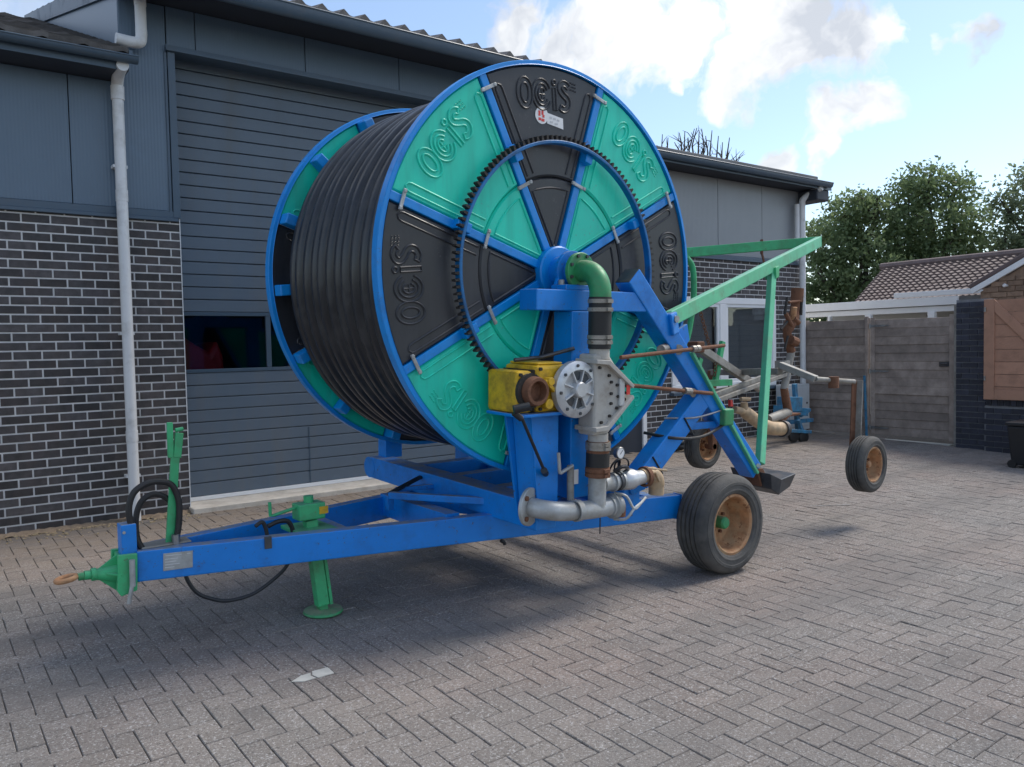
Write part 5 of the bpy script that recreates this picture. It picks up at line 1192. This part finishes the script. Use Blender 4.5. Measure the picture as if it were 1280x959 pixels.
# axle and road wheels
WR = .352; WX = 3.97; wy1 = -4.37; wy2 = 2*YC-wy1
def wheel(c, r, w, rimr, out, hubm='pipe_green', tread=True):
    """tyre and rim; out = unit vector toward the outer side"""
    h = w/2; m = MB()
    prof = [(rimr*1.02, -h*.70), (rimr*1.12, -h*.93), (r*.80, -h*1.0), (r*.93, -h*.90), (r*.985, -h*.70)]
    nt = 5
    for k in range(nt):
        t0 = -h*.70+1.4*h*k/nt; t1 = -h*.70+1.4*h*(k+1)/nt; g = .010*(r/.35)
        crown = lambda t: r*(1-.010*(t/h)**2)
        prof += [(crown(t0), t0+g*.3), (crown(t1), t1-g)]
        if k < nt-1: prof += [(r-.013*(r/.35), t1-g*.8), (r-.013*(r/.35), t1+g*.1)]
    prof += [(r*.985, h*.72), (r*.93, h*.90), (r*.86, h*.975), (r*.855, h*1.005), (r*.80, h*1.01), (r*.79, h*.985), (r*.72, h*.985), (r*.715, h*1.0), (r*.69, h*1.0), (r*.68, h*.97), (rimr*1.12, h*.93), (rimr*1.02, h*.70)]
    m.lathe(prof, c, out, 72); ty = part(m, 'wheel', 'tyre', None, 30)
    m = MB()
    m.lathe([(rimr*1.06, h*.74), (rimr*1.08, h*.83), (rimr*1.00, h*.86), (rimr*.95, h*.78), (rimr*.90, h*.45), (rimr*.87, -h*.10), (rimr*.80, -h*.32), (rimr*.50, -h*.28), (rimr*.46, -h*.20), (0, -h*.20)], c, out, 48); part(m, 'rim', 'rim_rust', ty, 30)
    m = MB(); m.lathe([(rimr*1.06, -h*.74), (rimr*.90, -h*.6), (rimr*.86, -h*.3)], c, out, 48); part(m, 'rim', 'rim_rust', ty, 30)
    m = MB(); m.lathe([(0, h*.42), (rimr*.17, h*.40), (rimr*.22, h*.30), (rimr*.22, -h*.22), (0, -h*.22)], c, out, 24); part(m, 'hub_cap', hubm, ty, 30)
    x = unit(np.cross(out, Z)); 
    for k in range(6):
        a = R(60*k+15); e = c-out*h*.26+(x*math.cos(a)+Z*math.sin(a))*rimr*.36; m = MB(); m.cyl(e, e+out*.028, .012, seg=6); part(m, 'wheel_nut', 'rust', ty, 0)
    return ty
wax = unit(V3(.0, -1, 0))
wheel(V3(WX, wy1, gz(wy1)+WR-.004), WR, .27, .20, wax)
wheel(V3(WX, wy2, gz(wy2)+WR-.004), WR, .27, .20, -wax)
m = MB(); m.bar(V3(WX, wy1+.12, gz(wy1)+WR), V3(WX, wy2-.12, gz(wy2)+WR), .08, .09); part(m, 'axle', 'blue_paint', None, 0, .005)
m = MB(); m.box(V3(WX-.11, wy1+.16, gz(wy1)+WR+.02), .09, .02, .06); part(m, 'axle_bracket', 'pipe_green', None, 0, .005)
# hitch
hx = ra+sd*.07; hd_ = V3(-1, 0, 0)
def hp(x, y, yy=YC): return onY(x, y, yy)
g0 = ra+V3(-.004, -.006, 0); m = MB()
g1, g2, g3, g4, g5 = [hp(x, y, ra[1]-.012) for x, y in ((172, 692), (148, 695), (147, 740), (152, 746), (172, 738))]
m.prism([g1, g2, g3, g4, g5], V3(0, .03, 0)); hk = part(m, 'hitch_bracket', 'green_paint', None, 0, .004)
m = MB(); m.prism([p+V3(0, .17, 0) for p in (g1, g2, g3, g4, g5)], V3(0, .03, 0)); part(m, 'hitch_plate', 'green_paint', hk, 0, .004)
m = MB(); m.prism([g2+V3(.01, .034, -.01), g2+V3(.01, .166, -.01), g3+V3(.01, .166, .02), g3+V3(.01, .034, .02)], V3(.11, 0, 0)); part(m, 'hitch_plate', 'green_paint', hk, 0, .004)
c0 = hp(148, 716); c1 = hp(120, 718); c2 = hp(105, 719.5); c3 = hp(88, 722)
m = MB(); m.tube([c0, c1], [.050, .030], 16); part(m, 'hitch_cone', 'green_paint', hk)
for s in (1, -1):
    m = MB(); m.prism([c0+V3(0, -.006, s*.105), c0+V3(0, -.006, s*.03), c1+V3(0, -.006, s*.020)], V3(0, .012, 0)); part(m, 'gusset', 'green_paint', hk, 0, .002)
m = MB(); m.prism([c0+V3(0, .10, 0), c0+V3(0, -.10, 0), c1+V3(0, 0, 0)], V3(0, 0, .012)); part(m, 'gusset', 'green_paint', hk, 0, .002)
m = MB(); m.tube([c1, c2], .024, 14); part(m, 'eye_shank', 'green_paint', hk); m = MB(); m.lathe([(.024, -.012), (.034, -.012), (.034, .012), (.024, .012)], hp(117, 718), V3(1, 0, 0), 20); part(m, 'shank_nut', 'green_paint', hk)
ec = c3+V3(-.020, 0, -.004); m = MB(); m.tube([ec+V3(math.cos(t)*.045, math.sin(t)*.040, .006*math.cos(t)) for t in np.linspace(0, 2*math.pi, 28)[:-1]], .014, 12, True); part(m, 'towing_eye', 'rim_rust', hk)
m = MB(); m.tube([c2, ec+V3(.055, 0, 0)], .022, 12); part(m, 'eye_shank', 'pipe_green', hk)
m = MB(); yy = ra[1]-.035; m.tube([hp(165, 700, yy), hp(166, 733, yy)], .015, 12); m.tube([hp(167, 722, yy), hp(161, 755, yy)], .011, 10); part(m, 'hitch_pin', 'galvanised', hk)
# upright bracket and standing prop at the nose
m = MB(); m.box(hp(159, 673, -3.34)+V3(0, 0, -.005), .038, .05, .088); up_ = part(m, 'nose_upright', 'blue_paint', None, 0, .005)
m = MB(); e = hp(155, 666, -3.395); m.cyl(e, e+V3(0, -.004, 0), .008, seg=12); part(m, 'bolt_hole', 'galvanised', up_)
m = MB(); m.bar(hp(212, 684), hp(219, 570), .045, .022, V3(0, 1, 0)); pr_ = part(m, 'support_prop', 'green_paint', None, 0, .004)
m = MB(); m.bar(hp(213.5, 572), hp(212, 528), .030, .022, V3(0, 1, 0)); m.bar(hp(221, 572), hp(224, 541), .042, .030, V3(0, 1, 0)); m.cyl(hp(219, 538), hp(229, 536), .012, seg=10); part(m, 'prop_fork', 'green_paint', pr_, 20, .003)
m = MB(); m.box(hp(212, 684)+V3(0, 0, -.002), .05, .045, .012); part(m, 'prop_foot', 'dark_steel', pr_, 0, .003)
for (pts, r) in (([(180, 690), (168, 668), (161, 640), (166, 618), (180, 606), (197, 602), (214, 606), (223, 625), (224, 650), (220, 680), (222, 690)], .017), ([(178, 690), (171, 670), (170, 648), (176, 628), (190, 618), (203, 620), (214, 630), (219, 655), (217, 688)], .016)):
    yy = -3.36 if r > .0165 else -3.31
    m = MB(); m.tube(bez([hp(x, y, yy) for x, y in pts], 6), r, 10); part(m, 'hydraulic_hose', 'rubber')
m = MB(); m.cyl(hp(219.5, 668, -3.37), hp(220.5, 682, -3.37), .022, seg=12); part(m, 'hose_ferrule', 'steel')
m = MB(); m.tube(bez([hp(x, y, -3.45) for x, y in ((228, 700), (233, 722), (245, 740), (262, 748), (285, 751), (315, 743), (340, 726), (358, 708), (364, 690))], 6), .011, 8); part(m, 'brake_cable', 'black_plastic')
m = MB(); m.tube(bez([hp(x, y, -3.48) for x, y in ((319, 658), (328, 653), (333, 664), (334, 680))], 6), .012, 8); m.tube(bez([hp(x, y, -3.42) for x, y in ((335, 658), (348, 652), (360, 652), (366, 664), (362, 676))], 6), .014, 8); part(m, 'cable_loop', 'rubber')
def railface(x, y):                                      # point on the outer face of the near rail
    nrm = -sd; d = ray(x, y); return CAM+d*(((ra-CAM)@nrm)/(d@nrm))
q = [railface(x, y) for x, y in ((204, 692), (241, 688), (241, 709), (204, 714))]; m = MB(); m.prism(q, -sd*.004); idp = part(m, 'type_plate', 'galvanised', r1, 0, .003)
m = MB(); f = lambda u_, w_: q[0]*(1-u_)*(1-w_)+q[1]*u_*(1-w_)+q[2]*u_*w_+q[3]*(1-u_)*w_
for (u0, u1, w0) in ((.08, .62, .14), (.80, .92, .14), (.06, .5, .34), (.06, .44, .5), (.06, .55, .66), (.06, .38, .82)): m.bar(f(u0, w0)-sd*.0045, f(u1, w0)-sd*.0045, .004, .001, sd)
part(m, 'engraved_lines', 'sticker_grey', idp, 0)
m = MB(); e = railface(335, 678); m.box(e-sd*.006, .02, .006, .035, (rd_, sd, Z)); part(m, 'cable_clip', 'dark_steel', r1, 0, .003)
m = MB(); m.tube(bez([railface(626, 676), railface(630, 676)-V3(0, 0, .01), railface(631, 681)], 4), .012, 8); part(m, 'cable_end', 'black_plastic')
# jack stand
jf = onG(404, 766); jt = onY(386, 640, jf[1]+.04); jd = unit(jt-jf)
m = MB(); m.lathe([(0, .0), (.115, .0), (.120, .006), (.115, .018), (.03, .024), (0, .024)], jf+V3(0, 0, .004), V3(0, K*-1, 1), 32); jk = part(m, 'jack_stand', 'pipe_green')
m = MB(); m.bar(jf+jd*.05, jt-jd*.05, .072, .072, V3(0, 1, 0)); part(m, 'jack_leg', 'green_paint', jk, 0, .006)
m = MB(); m.bar(jf+jd*.02, jf+jd*.10, .055, .055, V3(0, 1, 0)); part(m, 'jack_foot_tube', 'pipe_green', jk, 0, .004)
m = MB(); m.bar(jf+jd*.05+V3(.05, -.01, 0), jt-jd*.10+V3(.05, -.01, 0), .02, .05, V3(0, 1, 0)); part(m, 'jack_guide', 'green_paint', jk, 0, .003)
m = MB(); m.box(jt+V3(0, 0, .01), .085, .06, .05); part(m, 'jack_gear_head', 'green_paint', jk, 0, .010)
m = MB(); m.cyl(jt+V3(0, 0, .05), jt+V3(.0, 0, .10), .03, seg=14); part(m, 'jack_cap', 'green_paint', jk)
jy = jt[1]; m = MB(); m.tube([onY(401, 632, jy), onY(380, 631, jy), onY(343, 644, jy-.02), onY(338, 645, jy-.02), onY(337, 628, jy-.02)], .010, 10); part(m, 'jack_crank', 'green_paint', jk)
m = MB(); m.box(jt+V3(.07, -.062, .012), .028, .003, .022); part(m, 'yellow_tag', 'yellow_paint', jk, 0)
m = MB(); m.box(jt+V3(.0, 0, -.10), .12, .16, .012); part(m, 'jack_bracket', 'green_paint', jk, 0, .004)

# ------------------------------------------------------------------ sprinkler cart hung behind the reel
cart = thing('sprinkler_cart', (6.6, -3.0, gz(-3)), 'rusty galvanised sprinkler cart with two spoked rusty wheels hung behind the reel', 'cart')
machine_ = machine; machine = cart
def at(x, y, w): d = ray(x, y); return CAM+d*(w/(d@FW))
wc1 = at(1083, 580, 7.05); CWR = .245
wheel(wc1, CWR, .165, .145, unit(V3(.05, -1, 0)), 'rim_rust')
wc2 = V3(wc1[0]+.05, wc1[1]+1.85, wc1[2]); wheel(wc2, CWR, .165, .145, unit(V3(.05, -1, 0)), 'rim_rust')
lg1 = wc1+V3(-.02, .13, 0); tp1 = onY(1068, 476, lg1[1])
m = MB(); m.bar(lg1-V3(0, 0, .03), tp1, .075, .012, V3(0, 1, 0)); lg = part(m, 'wheel_leg', 'rust', None, 0, .003)
m = MB(); m.bar(lg1-V3(-.038, .03, .03), tp1-V3(-.038, .03, 0), .012, .06, V3(0, 1, 0)); part(m, 'leg_flange', 'weathered_zinc', lg, 0, .003)
m = MB(); m.cyl(wc1+V3(0, .05, 0), wc1+V3(0, .16, 0), .03, seg=14); part(m, 'stub_axle', 'rust', lg)
ax1 = onY(975, 456, lg1[1]+.45); ax2 = onY(1020, 474, lg1[1]+.12)
m = MB(); m.bar(ax1, ax2, .075, .055); part(m, 'cart_beam', 'weathered_zinc', None, 0, .005)
m = MB(); m.tube([ax2, tp1-V3(0, 0, .01)], .022, 12); part(m, 'cross_tube', 'weathered_zinc')
e = onY(1042, 478, lg1[1]+.06); m = MB(); m.cyl(e-V3(0, 0, .05), e+V3(0, 0, .05), .045, seg=14); part(m, 'tube_clamp', 'rust')
# long towing beams toward the reel
YM = -3.05
def cb(p, q, w, h, y0, y1, name='tow_beam', material='weathered_zinc'):
    m = MB(); m.bar(onY(*p, y0), onY(*q, y1), w, h); return part(m, name, material, None, 0, .004)
cb((876, 436), (950, 486), .05, .07, -3.3, YM); cb((886, 497), (988, 459), .035, .05, -3.3, YM); cb((885, 505), (985, 467), .03, .04, -3.45, YM); cb((884, 490), (950, 478), .03, .035, -2.7, -2.9)
m = MB(); m.box(onY(870, 434, -3.3), .05, .06, .05); part(m, 'tow_head', 'rust', None, 0, .01)
m = MB(); m.bar(onY(903, 427, -3.2), onY(894, 478, -3.2), .05, .04, V3(0, 1, 0)); m.bar(onY(875, 448, -3.3), onY(866, 482, -3.3), .05, .04, V3(0, 1, 0)); m.bar(onY(862, 480, -3.2), onY(912, 478, -3.2), .07, .06); m.bar(onY(880, 480, -3.2), onY(884, 510, -3.2), .06, .04, V3(0, 1, 0)); part(m, 'latch_frame', 'green_paint', None, 0, .004)
chain(onY(895, 448, -3.25), onY(893, 470, -3.25), cart, 5)
# riser and rain gun
gb0 = onY(985, 515, YM); gb1 = onY(989, 440, YM); gb2 = onY(996, 368, YM)
m = MB(); m.tube([onY(970, 530, YM), gb0, onY(980, 485, YM)], [.05, .05, .04], 16); ris = part(m, 'riser_pipe', 'rust')
m = MB(); m.tube([onY(980, 487, YM), gb1], .040, 16); part(m, 'riser_pipe', 'weathered_zinc', ris)
m = MB(); m.box(onY(978, 457, YM), .05, .06, .05); part(m, 'riser_clamp', 'weathered_zinc', ris, 0, .006)
m = MB(); m.tube(bez([gb1, onY(984, 415, YM), onY(992, 395, YM), gb2], 5), [.045]*6+[.062]*5+[.05]*5, 16); gun = part(m, 'rain_gun', 'rust')
m = MB(); m.cyl(onY(996, 378, YM), onY(997, 361, YM), .065, seg=18); part(m, 'gun_nozzle', 'rust', gun)
for (x0, y0, x1, y1, r, mt_) in ((984, 372, 981, 393, .014, 'grime'), (1002, 370, 1001, 394, .016, 'grime'), (986, 378, 1003, 376, .014, 'rust'), (982, 392, 990, 408, .022, 'rust'), (992, 398, 998, 404, .03, 'rust'), (988, 425, 995, 428, .05, 'rust'), (981, 436, 985, 420, .012, 'grime'), (976, 412, 984, 402, .014, 'grime')):
    m = MB(); m.tube([onY(x0, y0, YM-.05), onY(x1, y1, YM-.05)], r, 10); part(m, 'gun_fitting', mt_, gun)
m = MB(); m.tube([onY(990, 405, YM-.02), onY(993, 384, YM-.06)], .03, 10); part(m, 'gun_spring', 'rim_rust', gun)
# hose coupling low down
m = MB(); m.tube(bez([onY(918, 512, -3.15), onY(932, 516, -3.15), onY(948, 528, -3.15), onY(962, 535, -3.15), onY(977, 536, -3.15)], 5), [.035]*5+[.062]*7+[.07]*9, 18); hc = part(m, 'hose_coupling', 'brass')
m = MB(); d = unit(onY(984, 535, -3.15)-onY(968, 535, -3.15)); m.lathe([(.05, 0), (.085, 0), (.085, .03), (.05, .03)], onY(977, 536, -3.15), d, 24); m.lathe([(.05, .04), (.080, .04), (.080, .06), (.05, .06)], onY(977, 536, -3.15), d, 24); part(m, 'coupling_ring', 'dark_steel', hc)
m = MB(); m.tube([onY(930, 503, -3.15), onY(931, 517, -3.15)], .035, 12); m.cyl(onY(926, 499, -3.2), onY(937, 499, -3.2), .02, seg=10); part(m, 'vent_valve', 'brass', hc)
m = MB(); m.tube([onY(914, 500, -3.2), onY(915, 508, -3.2)], .012, 8); m.box(onY(913, 504, -3.2), .014, .014, .03); part(m, 'red_knob', 'red_print', hc, 0)
# axle frame low down to both legs
m = MB(); m.bar(ax1-V3(0, 0, .06), V3(wc2[0], wc2[1]-.13, ax1[2]-.10), .06, .06); part(m, 'cart_beam', 'weathered_zinc', None, 0, .005)
m = MB(); m.bar(V3(wc2[0], wc2[1]-.13, wc2[2]-.03), V3(wc2[0], wc2[1]-.13, ax1[2]-.08), .075, .06, V3(0, 1, 0)); part(m, 'wheel_leg', 'rust', None, 0, .004)
m = MB(); m.cyl(wc2+V3(0, -.16, 0), wc2+V3(0, -.05, 0), .03, seg=14); part(m, 'stub_axle', 'rust')
m = MB(); m.tube([onY(960, 525, -3.1), gb0], .05, 14); part(m, 'feed_pipe', 'weathered_zinc')
m = MB(); m.tube([onY(911, 476, -3.1), onY(911, 536, -3.1)], .007, 6); part(m, 'hanger_rod', 'black_plastic')
machine = machine_

# ------------------------------------------------------------------ odds and ends by the extension wall
def odds():
    b = thing('meter_cabinet', (10.6, -.3, 0), 'pale grey metal cabinet standing against the fence behind the sprinkler cart', 'cabinet')
    p0 = onG(1000, 543); y = p0[1]; a = onY(985, 483, -.35); c = onY(1012, 483, -.35)
    m = MB(); m.bb(a[0], c[0], -.35, -.12, .06, a[2]+.02); m.build('body', 'box_grey', b, 0, .01)
    MB().bb(a[0]+.03, c[0]-.03, -.362, -.351, .12, a[2]-.03).build('door', 'box_grey', b, 0, .006)
    MB().cyl(((a[0]+c[0])/2+.2, -.375, .5), ((a[0]+c[0])/2+.2, -.36, .5), .015, seg=10).build('lock', 'dark_steel', b)
    s = thing('seed_implement', (9.9, -.7, 0), 'small blue steel implement on castors beside the grey cabinet', 'implement')
    Y0 = -.75
    def bar(p, q, w, h, name='frame', mt='implement_blue', dy=0.0): return MB().bar(onY(*p, Y0+dy), onY(*q, Y0+dy), w, h, V3(0, 1, 0)).build(name, mt, s, 0, .006)
    bar((993, 480), (998, 545), .07, .06, 'mast'); bar((972, 512), (1005, 515), .12, .16, 'gearbox'); bar((978, 505), (996, 505), .22, .2, 'gear_housing'); bar((985, 528), (1015, 525), .06, .06, 'cross_frame')
    bar((975, 538), (1013, 540), .05, .05, 'cross_frame', dy=-.15); bar((998, 525), (1010, 560), .05, .05, 'leg', dy=-.1); bar((1000, 520), (1012, 512), .05, .05, 'handle')
    for (x, y) in ((1004, 546), (992, 545)): e = onY(x, y, Y0-.12); m = MB(); m.lathe([(0, -.03), (.08, -.03), (.095, -.02), (.095, .02), (.08, .03), (0, .03)], e, V3(.2, 1, 0), 20); m.build('castor', 'rubber', s)
    d = thing('drag_board', (9.4, -1.1, 0), 'brown plank lying across the blue implement', 'plank'); MB().bar(onY(965, 522, -1.0), onY(996, 517, -1.0), .14, .03).build('plank', 'rust', d, 0, .004)
    # spare wheel and coil of hose leaning by the side door
    w = thing('lay_flat_hose', (7.6, -.5, 0), 'loose grey coil of hose lying by the wall under the boom strut', 'hose')
    c0 = V3(*onG(850, 562)); m = MB()
    for k in range(5):
        r = .20+.03*k; m.tube([c0+V3(math.cos(t)*r+.02*k, math.sin(t)*r*.8, .04+.03*(k % 3)+.02*math.sin(3*t+k)) for t in np.linspace(0, 6.28, 30)[:-1]], .022, 8, True)
    m.build('coil', 'hose_black', w); m = MB(); m.tube([c0+V3(math.cos(t)*.24, math.sin(t)*.2, .13+.02*math.sin(2*t)) for t in np.linspace(0, 6.28, 30)[:-1]], .02, 8, True); m.build('coil', 'weathered_zinc', w)
    ps = onG(1040, 632); strip = MB(); strip.prism([ps+V3(-.20, .11, .003), ps+V3(.15, -.11, .003), ps+V3(.155, -.085, .003), ps+V3(-.19, .125, .003)], (0, 0, .002)).build('pale_streak', 'worn_mark', None, 0)
    bpy.data.objects['pale_streak'].parent = bpy.data.objects['ground']
odds()
